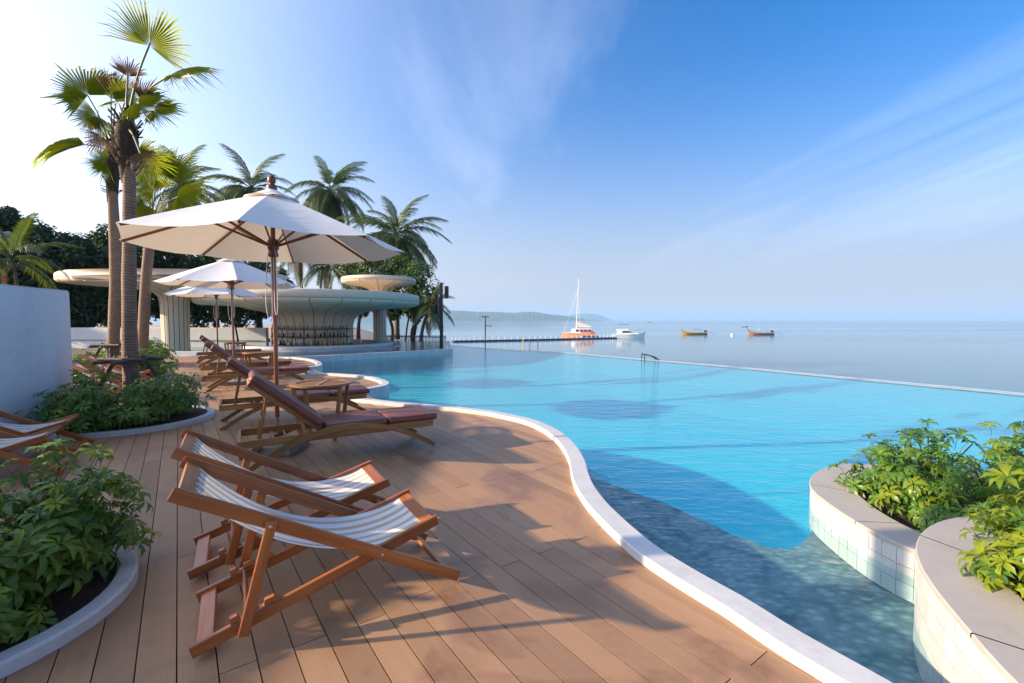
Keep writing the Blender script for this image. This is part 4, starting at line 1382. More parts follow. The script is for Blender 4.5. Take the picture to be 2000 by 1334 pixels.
for i, (x, y, r, h, nl, lb) in enumerate([
        (-2.55, 2.12, .34, .50, 70, 'umbrella-leaf shrub drooping over the white rim at the lower left of the deck'),
        (-2.62, 2.62, .33, .56, 75, 'umbrella-leaf shrub at the rounded rim tip closest to the nearest deck chair'),
        (-2.86, 2.80, .36, .68, 60, 'tall leafy shrub whose sprigs stand before the half hidden deck chair'),
        (-3.05, 2.20, .42, .66, 45, 'dark leafy shrub in the middle of the near left planter, at the picture edge'),
        (-3.42, 2.55, .42, .70, 40, 'leafy shrub beside the braced trunk of the near left planter')]):
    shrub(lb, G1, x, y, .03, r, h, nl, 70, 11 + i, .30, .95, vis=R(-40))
for i, (x, y, r, h, nl, lb) in enumerate([
        (-5.25, 6.72, .48, .70, 60, 'bushy shrub on the deck side of the braced fan palm, right end of its planter'),
        (-5.62, 6.30, .46, .62, 55, 'low bushy shrub in front of the braced fan palm trunk'),
        (-6.15, 6.36, .46, .68, 50, 'bushy shrub at the end of the tall white wall, before the braced fan palm'),
        (-5.35, 7.30, .42, .72, 35, 'bushy shrub behind and right of the braced fan palm trunk'),
        (-6.35, 6.95, .40, .78, 35, 'bushy shrub squeezed between the braced fan palm and the white wall'),
        (-5.85, 7.45, .42, .70, 25, 'bushy shrub directly behind the braced fan palm trunk')]):
    shrub(lb, 'shrubs round the braced fan palm', x, y, .03, r, h, nl, 90, 31 + i, .10, 1.05, vis=R(-60))
for i, (x, y, r, h, nl, lb) in enumerate([
        (3.45, 4.12, .36, .52, 60, 'umbrella-leaf shrub at the rounded tip of the lower tiled planter'),
        (3.38, 3.62, .36, .50, 65, 'umbrella-leaf shrub along the pale rim in the middle of the lower tiled planter'),
        (3.42, 3.22, .34, .42, 45, 'low dark shrub of the lower tiled planter touching the taller planter'),
        (3.85, 4.20, .40, .66, 50, 'tall shrub of the lower tiled planter standing highest against the blue water'),
        (3.95, 3.70, .42, .62, 45, 'shrub in the middle of the lower tiled planter, away from the rim'),
        (4.45, 3.95, .42, .72, 45, 'dark shrub at the far right of the lower tiled planter'),
        (4.4, 3.45, .4, .6, 25, 'shrub of the lower tiled planter mostly hidden behind the sunlit leaves')]):
    shrub(lb, 'shrubs in the lower tiled planter', x, y, -.09, r, h, nl, 60, 51 + i, .30, .95, vis=R(-135))
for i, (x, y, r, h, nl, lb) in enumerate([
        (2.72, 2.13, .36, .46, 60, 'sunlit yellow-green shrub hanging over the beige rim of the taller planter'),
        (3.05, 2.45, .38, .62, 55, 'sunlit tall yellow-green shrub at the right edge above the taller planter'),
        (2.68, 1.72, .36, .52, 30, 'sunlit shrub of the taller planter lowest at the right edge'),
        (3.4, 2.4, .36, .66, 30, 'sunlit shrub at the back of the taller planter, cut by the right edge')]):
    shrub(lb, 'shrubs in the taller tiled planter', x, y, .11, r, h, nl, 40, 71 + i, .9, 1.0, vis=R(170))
L5 = 'green shrub in a farther round planter behind the braced palm'
for i, (x, y, r, h) in enumerate([(-10.5, 11.1, .6, .66), (-9.7, 11.3, .6, .62), (-9.9, 12.1, .6, .7), (-10.9, 11.9, .6, .7), (-9.3, 11.8, .5, .6)]):
    shrub(L5, 'shrubs in the planter of the rear fan palm', x, y, .03, r, h, 90, 40, 91 + i, .2, 1.25, sep=False)
for i, (x, y, r, h) in enumerate([(-12.2, 15.4, .65, .8), (-13.1, 15.3, .6, .7), (-13.6, 15.8, .6, .7), (-12.7, 16.1, .6, .8)]):
    shrub('green shrub in the farthest round planter before the fluted column', 'shrubs in the farthest round planter', x, y, .03, r, h, 90, 40, 101 + i, .2, 1.3, sep=False)

# ------------------------------------------------------------------ palms
def fan_leaf_geo(mb, hub, axis, normal, Rr, spread, n, rnd, droop=.25, fold=.0):
    X = Vector(axis).normalized(); Z = (Vector(normal) - X * Vector(normal).dot(X)).normalized(); Y = Z.cross(X)
    hub = Vector(hub)
    for i in range(n):
        a = -spread / 2 + spread * (i + .5) / n; da = spread / n * .5
        ln = Rr * (1 - .22 * abs(a / (spread / 2)) ** 2) * rnd.uniform(.72, 1.08)
        def P(r, an, z): 
            zz = z - droop * Rr * (r / Rr) ** 2.6 - fold * abs(math.sin(an)) * r
            return hub + X * r * math.cos(an) + Y * r * math.sin(an) + Z * zz
        m = ln * rnd.uniform(.40, .60)
        pl = .018 * Rr / .8
        t1 = P(ln, a + rnd.uniform(-.05, .05), -rnd.uniform(0, .26) * Rr)
        vs_ = [P(.015, a, 0), P(m * .55, a - da, -pl * .7), P(m * .55, a, pl * .7), P(m * .55, a + da, -pl * .7), P(m, a - da * .92, -pl), P(m, a, pl), P(m, a + da * .92, -pl),
               P(m + (ln - m) * .55, a - da * .42, -pl), P(m + (ln - m) * .55, a + da * .42, 0), t1]
        mb.add(vs_, [(0, 1, 2), (0, 2, 3), (1, 4, 5, 2), (2, 5, 6, 3), (4, 7, 8, 5), (5, 8, 6), (7, 9, 8)], False)
def fan_palm(label, base, top, r0, r1, leaves, fibre=(.38, .155), braces=True, name='fan_palm', seed=1):
    rnd = random.Random(seed)
    base = Vector(base); top = Vector(top)
    t = thing(name, label, 'palm tree', base)
    T = top - base
    pts = [T * f + Vector((.04 * math.sin(f * 5 + seed), .03 * math.sin(f * 4), 0)) * (1 if 0 < f < 1 else 0) for f in [i / 14 for i in range(15)]]
    pts[0] = Vector((0, 0, -.1))
    rr = [r0 + (r1 - r0) * i / 14 + rnd.uniform(-.004, .004) for i in range(15)]
    MB().tube(pts, rr, 18).build('trunk', M['trunk'], t)
    ft = MB(); u = T.normalized()
    fp = [T - u * fibre[0] * 2, T - u * fibre[0], T - u * .1, T + u * .18, T + u * .35]
    ft.tube(fp, [r1 * 1.0, fibre[1] * .8, fibre[1], fibre[1] * .75, .04], 14)
    for k in range(70):
        a = rnd.random() * 6.28; z = rnd.uniform(-fibre[0] * 1.6, .3)
        p = T + u * z + Vector((math.cos(a), math.sin(a), 0)) * fibre[1] * .75
        q = p + Vector((math.cos(a) * .10, math.sin(a) * .10, rnd.uniform(.02, .20)))
        ft.beam(p, q, .035, .012)
    ft.build('fibre_sheath', M['fibre'], t)
    for hub, axis, nrm, R_, spread, dry, dr in leaves:
        hub = Vector(hub) - base; axis = Vector(axis).normalized()
        mb = MB(); fan_leaf_geo(mb, hub, axis, nrm, R_, spread, 40 if not dry else 22, rnd, dr)
        fr = mb.build('frond', M['palm_dry'] if dry else M['fan'], t)
        s0 = T + u * .1
        mid = s0.lerp(hub, .5) + Vector((0, 0, .12 * (hub - s0).length))
        MB().tube(catmull([s0, mid, hub + axis * .05], 5), [.02] * 5 + [.014] * 5 + [.009], 6).build('petiole', M['petiole'], fr)
    if braces:
        for k in range(4):
            a = R(35 + 90 * k); d = Vector((math.cos(a), math.sin(a), 0))
            MB().tube([d * .62 + Vector((0, 0, .0)), d * (r0 + .05) + Vector((0, 0, .98))], .035, 7).build('brace', M['grey_wood'], t)
        for k in range(4):
            a = R(k * 90 - 10); d = Vector((math.cos(a), math.sin(a), 0)); s_ = Vector((-d.y, d.x, 0)); z = .90 + .035 * (k % 2)
            MB().tube([d * (r0 + .04) - s_ * .42 + Vector((0, 0, z)), d * (r0 + .04) + s_ * .42 + Vector((0, 0, z))], .028, 7).build('tie', M['grey_wood'], t)
    return t
def W(px, py, Y): return atd(px, py, Y)
def im(dx_, dz_, dy_=0): return Vector((dx_, dy_, dz_))
Y2 = 7.32
fan_palm('tall braced fan palm in front with a big bright yellow-green frond on top', (W(258, 800, Y2).x, Y2, 0), W(247, 262, Y2), .115, .076, [
    (W(292, 90, Y2 - .1), im(.25, 1, .0), im(.72, -.35, -.62), .76, R(215), False, .12),
    (W(333, 146, Y2 - .5), im(1, .18, -.2), im(.25, .75, -.65), .72, R(150), False, .25),
    (W(276, 196, Y2 - .2), im(.7, .7, -.3), im(.5, -.2, -1), .42, R(120), True, .1),
    (W(268, 200, Y2 - .3), im(1, -.45, -.3), im(.1, .3, -1), .50, R(220), False, .15),
    (W(272, 296, Y2 - .3), im(.7, -.9, -.3), im(.4, .2, -1), .34, R(150), True, .15),
    (W(262, 306, Y2 + .3), im(.9, -.5, .3), im(.2, .3, -1), .55, R(200), False, .2),
    (W(225, 200, Y2 + .5), im(-.5, .6, .8), im(.2, .3, -1), .5, R(150), False, .15),
    (W(300, 215, Y2 - .2), im(.9, -.2, -.2), im(.6, .2, -.8), .45, R(200), False, .2), (W(250, 150, Y2 + .4), im(-.2, 1, .2), im(.7, .0, -.7), .5, R(120), True, .15)], seed=3)
Y1 = 11.5
fan_palm('slightly shorter fan palm just behind the braced one, fronds reaching left', (W(222, 752, Y1).x, Y1, 0), W(219, 308, Y1), .126, .104, [
    (W(172, 186, Y1 - .3), im(-.75, .85, .0), im(.62, -.2, -.75), 1.18, R(230), False, .12),
    (W(166, 283, Y1 - .4), im(-1, .12, -.2), im(.2, .75, -.7), 1.35, R(95), False, .55),
    (W(209, 318, Y1 - .5), im(-1, -.15, -.4), im(.5, .2, -1), .62, R(200), False, .1),
    (W(217, 188, Y1 - .3), im(-.05, 1, 0), im(.5, 0, -1), .80, R(70), True, .1),
    (W(228, 178, Y1 - .2), im(.6, .8, 0), im(.5, 0, -1), .55, R(110), True, .25),
    (W(196, 250, Y1 - .3), im(-.4, .3, -.3), im(.2, -.2, -1), .5, R(110), True, .5),
    (W(245, 200, Y1 - .2), im(.3, .5, -.3), im(.4, -.2, -1), .62, R(200), False, .2),
    (W(190, 225, Y1 - .4), im(-.7, -.7, -.2), im(.6, .1, -.8), .75, R(200), False, .35), (W(200, 265, Y1 - .4), im(-.6, -.8, -.2), im(.6, .1, -.8), .6, R(150), True, .4),
    (W(228, 265, Y1 - .6), im(.3, -1, -.3), im(.5, .1, -.8), .5, R(120), True, .3)], fibre=(.55, .165), seed=5)
Y3 = 15.0
fan_palm('third fan palm with a rough leaning trunk behind the parasol edge', (W(272, 712, Y3).x, Y3, 0), W(296, 440, Y3), .16, .14, [
    (W(300, 372, Y3 - .5), im(-.6, .5, -.2), im(.1, .2, -1), 1.05, R(230), False, .2),
    (W(335, 350, Y3 - .3), im(.5, .9, 0), im(.2, .2, -1), 1.1, R(200), False, .2),
    (W(345, 385, Y3 - .6), im(1, .1, -.2), im(.1, .5, -1), 1.15, R(190), False, .3),
    (W(285, 400, Y3 - .6), im(-.6, -.7, -.2), im(.1, .3, -1), .95, R(200), False, .3),
    (W(330, 405, Y3 - .6), im(.8, -.6, -.2), im(.1, .3, -1), 1.0, R(200), False, .3),
    (W(310, 330, Y3 - .2), im(.0, 1, 0), im(.1, .1, -1), .9, R(190), False, .15),
    (W(282, 352, Y3 + .2), im(-.8, .8, .2), im(.1, .2, -1), .85, R(180), True, .3)], fibre=(.3, .21), braces=False, seed=8)
fan_palm('dark braced palm trunk rising from the near left planter at the frame edge', (-3.55, 2.42, 0), (-3.62, 2.40, 3.7), .15, .13, [
    ((-3.0, 2.0, 4.4), im(.9, .3, -.4), im(-.3, 1, .2), .85, R(230), False, .25), ((-4.1, 1.9, 4.5), im(-.8, .4, -.5), im(.3, 1, .2), .85, R(230), False, .25),
    ((-3.2, 3.0, 4.5), im(.4, .4, .8), im(-.2, 1, -.3), .85, R(230), False, .25), ((-4.0, 2.9, 4.4), im(-.6, .3, .7), im(.2, 1, -.3), .8, R(230), False, .25)], seed=13)

def frond_mesh(L_, rnd, droopk, npair=44, dry=False, ll=.78):
    mb = MB(); pts = []
    for i in range(17):
        f = i / 16
        pts.append(Vector((L_ * (f - .12 * f ** 3 * droopk), 0, L_ * (.10 * f - droopk * .55 * f ** 2.2))))
    mb.tube(pts, [.045 * (1 - .85 * i / 16) * L_ / 4 for i in range(17)], 4, False)
    def at_f(f):
        u = f * 16; k = min(int(u), 15); return pts[k].lerp(pts[k + 1], u - k), (pts[k + 1] - pts[k]).normalized()
    for i in range(npair):
        f = .16 + .84 * i / (npair - 1)
        p, tg = at_f(min(f, .999))
        l = 1.12 * ll * L_ / 4 * (math.sin(math.pi * min(1, (f * .86 + .10))) ** .6) * rnd.uniform(.85, 1.1)
        w = .036 * L_ / 4 * 1.5
        for s_ in (-1, 1):
            up = Vector((-tg.z, 0, tg.x))
            d = (Vector((0, s_, 0)) * .80 + tg * (.45 + .5 * f) + up * rnd.uniform(.05, .32)).normalized()
            q1 = p + d * l * .45; q2 = p + d * l * .95 + Vector((0, 0, -1)) * l * rnd.uniform(.3, .75)
            wv = tg * w
            mb.add([p - wv * .5, p + wv * .5, q1 + wv * .8, q1 - wv * .8, q2], [(0, 1, 2, 3), (3, 2, 4)], False)
    return mb.mesh('frond')
FM = []
for i in range(6):
    me = frond_mesh(4.0, random.Random(300 + i), (.5, .7, .85, 1.0, 1.15, 1.3)[i]); me.materials.append(M['palm']); FM.append(me)
FMd = frond_mesh(4.0, random.Random(320), 1.1, 30); FMd.materials.append(M['palm_dry'])
def coconut(label, crown_px, Y, base_px, Lf, n, seed, r0=.17, dead=2, zb=-.3, lo=-38, hi=82, name='coconut_palm', bend=.4, r1=None):
    rnd = random.Random(seed)
    top = atd(crown_px[0], crown_px[1], Y); bx = (base_px - 1000) / 900 * Y
    t = thing(name, label, 'palm tree', (bx, Y, zb), 0, 'coconut palms behind the bar')
    T = Vector((top.x - bx, 0, top.z - zb))
    pts = [Vector((T.x * (f ** (1 + bend)), .25 * math.sin(f * 3), T.z * f)) for f in [i / 12 for i in range(13)]]
    MB().tube(pts, [r0 * (1.25 if i == 0 else 1) * (1 - .35 * i / 12) for i in range(13)], 9).build('trunk', M['trunk_dark'], t)
    C = pts[-1]
    nb = MB()
    for k in range(7):
        a = rnd.random() * 6.28; p = C + Vector((math.cos(a) * .28, math.sin(a) * .28, -.30 + rnd.uniform(-.1, .1)))
        nb.lathe([(0, -.15), (.10, -.10), (.13, 0), (.10, .11), (0, .15)], 7, c=p)
    nb.build('coconut_cluster', M['stem'], t)
    s_ = Lf / 4
    for k in range(n):
        f = (k + .5) / n
        pitch = R(hi + (lo - hi) * f ** .65 + rnd.uniform(-12, 12)); yaw = k * 2.39996 + rnd.uniform(-.25, .25)
        mi = min(5, max(0, int(1 + 4 * abs(math.cos(pitch)) * rnd.uniform(.6, 1.1))))
        if pitch < R(-5): mi = rnd.choice((1, 2, 3))
        mt = Matrix.Translation(C) @ Matrix.Rotation(yaw, 4, 'Z') @ Matrix.Rotation(-pitch, 4, 'Y') @ Matrix.Rotation(rnd.uniform(-.35, .35), 4, 'X') @ Matrix.Scale(s_ * rnd.uniform(.85, 1.08), 4)
        link('frond', FM[mi], None, t, mt)
    for k in range(dead):
        mt = Matrix.Translation(C) @ Matrix.Rotation(rnd.random() * 6.28, 4, 'Z') @ Matrix.Rotation(R(62), 4, 'Y') @ Matrix.Scale(s_ * .75, 4)
        link('frond', FMd, None, t, mt)
    return t
coconut('tallest coconut palm crown above the parasol, right of its finial', (645, 372), 55, 620, 5.6, 38, 41, lo=-65, hi=74)
coconut('coconut palm crown just left of the parasol finial', (490, 368), 58, 500, 5.8, 34, 42, lo=-60, hi=74)
coconut('shaggy dark coconut palm standing clear to the right of the parasol', (772, 458), 44, 775, 5.2, 46, 43, r0=.26, lo=-75)
coconut('coconut palm crown behind the third fan palm', (352, 362), 46, 345, 4.8, 26, 44, lo=-50)
coconut('low coconut palm showing under the parasol rim with a dark straight trunk', (586, 488), 46, 587, 4.0, 18, 45, r0=.22)
coconut('low palm between the parasol rim and the bar roof', (640, 520), 47, 650, 3.6, 17, 46)
coconut('low palm behind the small mushroom canopy', (697, 515), 44, 700, 3.4, 17, 47)
coconut('short leaning palm by the black speaker post at the water', (842, 598), 38, 822, 2.6, 17, 48, r0=.16, bend=1.2, lo=-55)
coconut('pale feathery palm above the white wall at the left edge', (22, 505), 19, 25, 2.4, 13, 49, r0=.08, lo=-20, dead=1)
coconut('slim palm between the bar and the small canopy column', (748, 575), 50, 745, 2.6, 14, 50, r0=.12)

# ------------------------------------------------------------------ broadleaf trees
def leafy_tree(label, px, Y, blobs, trunk, mat, seed, leaf=.24, per=420, group=None, name='broadleaf_tree', zb=-.2):
    """blobs: (px, py, radius m, depth offset)"""
    rnd = random.Random(seed)
    bx = (px - 1000) / 900 * Y
    t = thing(name, label, 'tree', (bx, Y, zb), 0, group)
    tm = MB(); cs = []
    for (bpx, bpy, r, dy) in blobs:
        c = atd(bpx, bpy, Y + dy); cs.append((c - Vector((bx, Y, zb)), r))
    fork = Vector((trunk[0], 0, trunk[1]))
    tm.tube([(0, 0, -.3), fork * .5 + Vector((.08, 0, 0)), fork], [trunk[2] * 1.2, trunk[2], trunk[2] * .85], 8)
    for c, r in cs[:9]:
        mid = fork.lerp(c, .5) + Vector((0, 0, -.15 * r))
        tm.tube([fork, mid, c], [trunk[2] * .6, trunk[2] * .4, trunk[2] * .18], 6, False)
    tm.build('trunk', M['bark'], t)
    vs_ = []; fs_ = []
    for c, r in cs:
        subs = [(c, r)]
        for k in range(9):
            d = Vector((rnd.gauss(0, 1), rnd.gauss(0, 1), rnd.gauss(0, .8))).normalized()
            subs.append((c + d * r * .72, r * rnd.uniform(.28, .46)))
        for (cc, rr) in subs:
            nn = int(per * (rr / r) ** 1.5) + 30
            for k in range(nn):
                d = Vector((rnd.gauss(0, 1), rnd.gauss(0, 1), rnd.gauss(0, 1))).normalized()
                p = cc + d * rr * (rnd.random() ** .28)
                nrm = (d + Vector((rnd.gauss(0, .5), rnd.gauss(0, .5), .5 + rnd.gauss(0, .4)))).normalized()
                a = nrm.orthogonal().normalized(); a = (Quaternion(nrm, rnd.random() * 6.28) @ a); b = nrm.cross(a)
                l = leaf * rnd.uniform(.6, 1.15); w = l * .30
                o = len(vs_)
                vs_ += [p - a * l * .5, p + b * w + nrm * l * .06, p + a * l * .5 - nrm * l * .12, p - b * w + nrm * l * .06]
                fs_.append((o, o + 1, o + 2)); fs_.append((o, o + 2, o + 3))
    mb = MB(); mb.v = [tuple(v) for v in vs_]; mb.f = fs_; mb.sm = [False] * len(fs_); mb.uv = [[(0, 0)] * 3] * len(fs_)
    o = mb.build('crown', mat, t); tag(o, kind='stuff')
    return t
GT = 'dense trees behind the low wall'
def dense(label, px, ytop, Y, seed, wpx=75):
    rnd = random.Random(seed); bl = []
    y = ytop + 38
    while y < 615:
        for k in (-1, 0, 1):
            bl.append((px + k * wpx * .55 + rnd.uniform(-14, 14), y + rnd.uniform(-10, 12) + abs(k) * (22 if y < ytop + 60 else 0), (34 + rnd.uniform(-4, 12)) * Y / 900, rnd.uniform(-1.0, 1.2)))
        y += 44
    leafy_tree(label, px, Y, bl, (.1, 2.0, .22), M['leaf_dark'], seed, .30, 300, GT)
dense('tall dense dark tree at the left edge above the white wall', 18, 398, 27, 61, 80)
dense('dense dark tree directly above the end of the white wall', 88, 425, 28, 62, 70)
dense('dense dark tree left of the fan palm trunks', 160, 440, 29, 63, 80)
dense('dense dark tree behind the fan palm trunks', 238, 425, 31, 64, 80)
dense('dense tree right of the third fan palm, above the wide canopy', 330, 455, 33, 65, 90)
dense('dense tree behind the second parasol', 420, 470, 34, 66, 90)
dense('dense tree between the second parasol and the nearest pole', 505, 505, 36, 67, 80)
leafy_tree('leafy beach tree right of the bar with thin crooked trunks', 738, 40, [(722, 530, 1.5, 0), (760, 545, 1.7, .5), (700, 555, 1.3, 1), (745, 590, 1.2, -.3), (700, 600, 1.0, 0), (785, 525, 1.6, 1), (690, 525, 1.2, 1.5)], (.5, 2.6, .16), M['leaf_mid'], 71, .26, 330, 'beach trees by the bar')
leafy_tree('leafy beach tree nearest the sea, left of the black speaker post', 806, 39, [(815, 540, 1.5, 0), (835, 572, 1.5, .3), (800, 590, 1.2, 0), (792, 560, 1.4, .5), (845, 600, .9, .2), (812, 612, .8, -.4), (770, 605, .9, .2)], (.3, 2.4, .13), M['leaf_mid'], 72, .26, 330, 'beach trees by the bar')
leafy_tree('small round crowned dark tree on a thin trunk before the low white wall', 463, 24.2, [(440, 588, .75, 0), (455, 580, .7, .3), (428, 600, .6, .2), (452, 606, .55, -.2)], (-.1, 1.5, .05), M['leaf_dark'], 73, .2, 260)
def crooked(label, pxs, Y, r):
    pts = [atd(x, y, Y) for x, y in pxs]; b = pts[0].copy(); b.z = -.6
    t = thing('bare_trunk', label, 'tree trunk', b, 0, 'thin trunks by the fence')
    MB().tube(catmull([Vector((0, 0, -.3))] + [p - b for p in pts[1:]], 5), r, 7).build('trunk', M['bark'], t)
crooked('thin crooked dark trunk bending up to the short leaning palm', [(805, 660), (804, 648), (812, 632), (820, 620), (833, 612)], 37.2, .10)
crooked('thin straight dark trunk leaning right, next to the shaggy palm', [(790, 660), (795, 640), (800, 615), (808, 580)], 38, .07)
crooked('thin trunk beside the small canopy column', [(765, 662), (767, 645), (762, 625), (757, 605)], 37.6, .12)
crooked('pale trunk seen under the bar roof edge', [(684, 655), (685, 640), (686, 615), (688, 590)], 39, .16)
crooked('dark leaning trunk seen under the bar roof edge', [(697, 655), (700, 640), (703, 620), (706, 600)], 38.4, .13)

# ------------------------------------------------------------------ boats and floating pier
SEA = -4.5
def hull(L_, B_, H_, bow=.0, sheer=.5, n=16, stern=.8, flare=.75, rake=.0):
    mb = MB(); rg = []
    for i in range(n + 1):
        f = i / n; x = -L_ / 2 + L_ * f
        w = B_ / 2 * (min(1, stern + (1 - stern) * f * 2.5)) * (1 - max(0, (f - .45) / .55) ** 2.2) + .01
        top = H_ + sheer * max(0, (f - .4) / .6) ** 2 + bow * max(0, (f - .8) / .2) ** 2
        kx = x + rake * max(0, (f - .6) / .4) ** 2
        rg.append([Vector((kx, 0, top)), Vector((kx, w, top)), Vector((x, w * flare, .02)), Vector((x, 0, -.45)), Vector((x, -w * flare, .02)), Vector((kx, -w, top)), Vector((kx, 0, top))])
    m_ = strip(rg)
    m_.add([rg[0][k] for k in range(6)], [(0, 1, 2, 3, 4, 5)])
    return m_
ORANGE = plain('orange_hull', (.78, .30, .14), .35); WHITEG = plain('white_gelcoat', (.80, .80, .79), .25, .04); REDH = plain('red_panel', (.50, .05, .02), .4)
NAVY = plain('navy_float', (.02, .03, .08), .6); WIN = plain('tinted_window', (.02, .025, .03), .1); YELLOW = plain('yellow_hull', (.75, .40, .03), .45); BRWN = plain('brown_hull', (.18, .06, .02), .6); GRN = plain('green_stripe', (.05, .35, .25), .5)
BEI = plain('beige_canvas', (.62, .50, .38), .8); LBLUE = plain('light_blue_mat', (.05, .30, .45), .6)
p = at(1131, 659, SEA)
ct = thing('catamaran', 'orange and white sailing catamaran with a tall bare mast at the pier', 'sailboat', (p.x, p.y, SEA), R(168))
for y in (-2.3, 2.3):
    h_ = hull(11.2, 1.5, 1.5, .1, .35).build('hull', ORANGE, ct); h_.location = (0, y, 0)
    MB().box((0, y + (-.78 if y < 0 else .78), 1.62), 8.5, .06, .18).build('gunwale', WHITEG, h_).location = (0, -y, 0)
MB().box((-.4, 0, 1.35), 8.6, 4.6, .5, .1).build('bridge_deck', WHITEG, ct)
cb = MB(); cb.prism([(-4.2, -1.9), (1.6, -1.9), (2.6, -1.2), (2.6, 1.2), (1.6, 1.9), (-4.2, 1.9)], 1.6, 2.9)
cbn = cb.build('cabin', WHITEG, ct)
for k in range(4):
    for sgn in (-1, 1):
        MB().box((-3.6 + k * 1.35, sgn * 1.92, 2.35), 1.05, .05, .7, .01).build('window', WIN, cbn)
MB().box((-1.0, 0, 3.0), 6.6, 4.1, .16, .05).build('cabin_roof', WHITEG, ct)
MB().box((-2.9, 2.3, 1.9), 4.6, .5, .75, .05).build('side_panel', REDH, ct)
MB().tube([(1.0, 0, 2.9), (.2, 0, 20.3)], [.14, .07], 8).build('mast', WHITEG, ct)
MB().tube([(.9, 0, 3.9), (-4.2, 0, 3.6)], [.1, .1], 8).build('boom', WHITEG, ct)
mb = MB(); mb.add([(.95, -.3, 3.8), (.95, .3, 3.8), (.9, 0, 5.6), (-4.0, -.3, 3.6), (-4.0, .3, 3.6), (-4.0, 0, 4.0)], [(0, 3, 5, 2), (1, 2, 5, 4), (0, 2, 1), (3, 4, 5), (0, 1, 4, 3)])
mb.build('furled_sail', BEI, ct)
MB().tube([(5.4, 0, 1.7), (.35, 0, 17.0)], .035, 5).build('forestay', WHITEG, ct)
for y in (-2.6, 2.6): MB().tube([(-.5, y, 1.7), (.4, 0, 16.5)], .025, 5).build('shroud', M['steel'], ct)
p = at(1227, 660.5, SEA)
ya = thing('motor_yacht', 'white motor yacht with flybridge moored at the end of the pier', 'yacht', (p.x, p.y, SEA), R(-8))
hull(10.2, 3.2, 1.35, .15, .75, 18, .9, .72, .6).build('hull', WHITEG, ya)
mb = MB(); pr = [(-3.6, 1.3), (-3.5, 2.6), (-.4, 2.75), (1.2, 2.35), (3.2, 1.6), (3.4, 1.3)]
vs_ = [(x, s_ * (1.25 if z < 2 else 1.05), z) for s_ in (-1, 1) for x, z in pr]
mb.add(vs_, [(5, 4, 3, 2, 1, 0), (6, 7, 8, 9, 10, 11)] + [(i, i + 1, i + 7, i + 6) for i in range(5)])
sup = mb.build('superstructure', WHITEG, ya)
for s_ in (-1, 1):
    mb = MB(); mb.add([(-2.2, s_ * 1.23, 1.75), (-2.0, s_ * 1.14, 2.4), (.1, s_ * 1.14, 2.45), (2.2, s_ * 1.22, 1.85)], [(0, 1, 2, 3)]); mb.build('window', WIN, sup)
mb = MB(); mb.add([(.0, -.9, 2.78), (.0, .9, 2.78), (1.35, 1.0, 2.38), (1.35, -1.0, 2.38)], [(0, 1, 2, 3)]); mb.build('windscreen', WIN, sup)
MB().beam((-3.9, 0, 2.75), (-.2, 0, 2.95), 2.3, .35, (0, 0, 1), .08).build('flybridge', WHITEG, ya)
MB().box((-1.7, 0, 4.55), 3.2, 2.2, .10, .03).build('bimini', WIN, ya)
for x in (-3.1, -.4):
    for y in (-1, 1): MB().tube([(x, y, 2.9), (x, y, 4.5)], .03, 5).build('bimini_post', M['steel'], ya)
MB().tube([(-3.3, .8, 2.9), (-3.8, .8, 4.9)], .03, 5).build('aerial', M['steel'], ya)
MB().box((-4.7, 0, .75), 1.1, 2.8, .12, .03).build('swim_platform', WHITEG, ya)
MB().tube(catmull([(5.4, 0, 2.9), (4.0, 1.0, 2.8), (1.5, 1.5, 2.4)], 5), .025, 5).build('bow_rail', M['steel'], ya)
MB().tube(catmull([(5.4, 0, 2.9), (4.0, -1.0, 2.8), (1.5, -1.5, 2.4)], 5), .025, 5).build('bow_rail', M['steel'], ya)
def longtail(label, px, py, c1, c2, awn, seed):
    p = at(px, py, SEA)
    t = thing('longtail_boat', label, 'boat', (p.x, p.y, SEA), R(180 + 6))
    hl = hull(10.5, 1.9, .75, .7, .55, 20, .55, .6, .9).build('hull', c1, t)
    for s_ in (-1, 1):
        MB().tube(catmull([(-5.2, s_ * .55, .8), (-1, s_ * .93, .82), (2.5, s_ * .75, .92), (5.2, s_ * .15, 1.75)], 5), .07, 6).build('gunwale', c2, t)
    MB().beam((-5.1, 0, .12), (4.0, 0, .12), 1.72, .22, (0, 0, 1), .05).build('waterline_band', BRWN, t)
    MB().beam((4.9, 0, 1.3), (6.2, 0, 2.5), .16, .26).build('prow', c2, t)
    aw = MB().box((-.6, 0, 2.25), 3.4, 1.7, .12, .03).build('awning', awn, t)
    for x in (-2.1, .9):
        for y in (-.75, .75): MB().tube([(x, y, .7), (x, y, 2.2)], .035, 5).build('awning_post', M['grey_wood'], aw)
    en = MB().box((-4.6, 0, 1.45), .9, .6, .7, .08).build('engine', M['black'], t)
    MB().tube([(-5.0, 0, 1.3), (-9.3, 0, .25)], .05, 6).build('propeller_shaft', M['black'], en)
longtail('yellow longtail boat with grey awning moored alone on the open sea', 1357, 653.5, YELLOW, YELLOW, M['concrete'], 1)
longtail('longtail boat with beige awning and green stripe, farthest right on the sea', 1487, 654.2, ORANGE, GRN, BEI, 2)
def dinghy(label, px, py, Lm):
    p = at(px, py, SEA); t = thing('small_boat', label, 'boat', (p.x, p.y, SEA), R(185))
    hull(Lm, Lm * .25, Lm * .09, .1, Lm * .08).build('hull', M['grey_wood'], t)
    MB().box((0, 0, Lm * .18), Lm * .3, Lm * .18, Lm * .10).build('cabin', WHITEG, t)
dinghy('tiny dark boat far out, left of the longtail with the beige awning', 1455, 638.5, 5)
dinghy('tiny boat on the horizon right of the yacht', 1268, 629.5, 10)
dinghy('tiny dark boat left, between the thin post and the pier', 955, 636.5, 5.5)
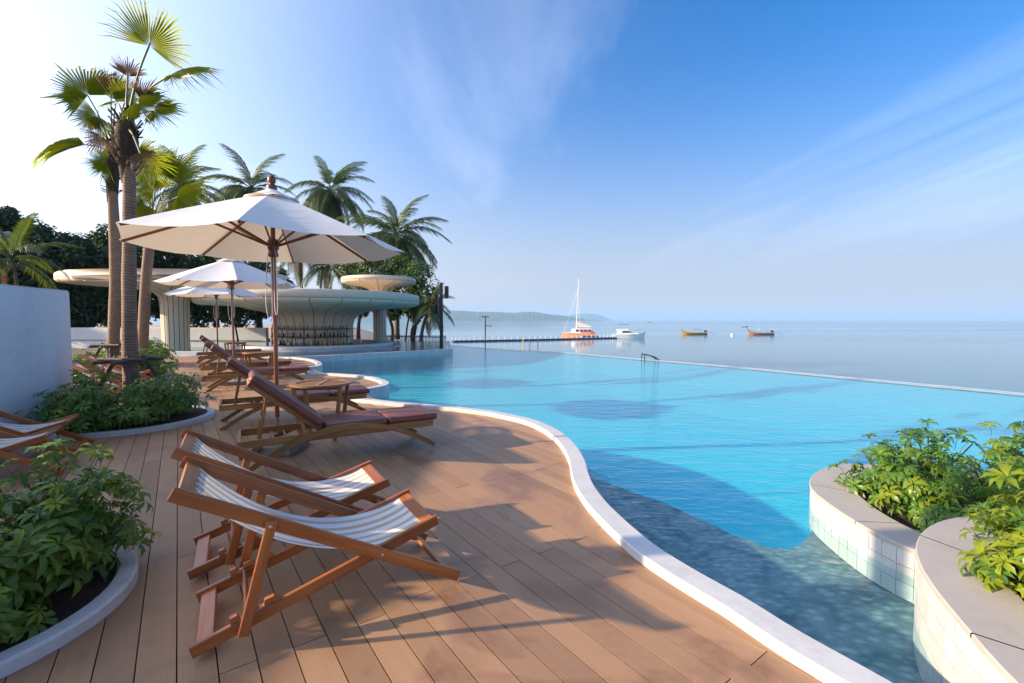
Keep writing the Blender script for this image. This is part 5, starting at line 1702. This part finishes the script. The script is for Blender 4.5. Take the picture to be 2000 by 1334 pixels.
b0, b1, b2 = at(884, 668, SEA), at(1060, 664.5, SEA), at(1200, 661, SEA)
pr = thing('floating_pier', 'long dark floating pier with white posts reaching to the yacht', 'pier', (0, 0, 0))
line = catmull([b0, b1, b2], 12)
for i in range(len(line) - 1):
    MB().beam(line[i] + Vector((0, 0, .12)), line[i + 1].lerp(line[i], .02) + Vector((0, 0, .12)), 2.6, .55, (0, 0, 1), .05).build('float_section', NAVY, pr)
wp = MB().tube([(0, 0, .3), (0, 0, 1.35)], .07, 6).mesh('post'); wp.materials.append(WHITEG)
for i in range(34):
    f = i / 33 * (len(line) - 1); k = min(int(f), len(line) - 2); q = line[k].lerp(line[k + 1], f - k)
    link('post', wp, None, pr).location = (q.x, q.y - 1.1, SEA)
MB().beam(at(1136, 660, SEA) + Vector((-.5, -2, .5)), at(1165, 659.5, SEA) + Vector((0, -2, .5)), 1.5, .5).build('gangway', LBLUE, pr)
p = at(1430, 655, SEA); bo = thing('mooring_buoy', 'small white mooring buoy between the two longtail boats', 'buoy', (p.x, p.y, SEA))
MB().lathe([(0, -.2), (.5, 0), (.55, .35), (.3, .7), (0, .8)], 10).build('float', WHITEG, bo)

# ------------------------------------------------------------------ hazy air over the sea
HB = MB(); A0_, A1_, B0_, B1_ = -15500, 15500, -260, 15500
z0, z1 = -6.5, 150
HB.add([(A0_, B0_, z0), (A1_, B0_, z0), (A1_, B1_, z0), (A0_, B1_, z0), (A0_, B0_, z1), (A1_, B0_, z1), (A1_, B1_, z1), (A0_, B1_, z1)],
       [(3, 2, 1, 0), (4, 5, 6, 7), (0, 1, 5, 4), (1, 2, 6, 5), (2, 3, 7, 6), (3, 0, 4, 7)])
hm = bpy.data.materials.new('hazy_air'); hm.use_nodes = True; ht = hm.node_tree; ht.nodes.clear()
ho = N(ht, 'ShaderNodeOutputMaterial'); hv_ = N(ht, 'ShaderNodeVolumePrincipled')
hv_.inputs['Color'].default_value = (.42, .68, 1.0, 1); hv_.inputs['Density'].default_value = 1.7e-4; hv_.inputs['Anisotropy'].default_value = 0.0
ht.links.new(hv_.outputs[0], ho.inputs['Volume'])
tag(HB.build('haze', hm), 'thin pale haze over the bay', 'haze', None, 'stuff')
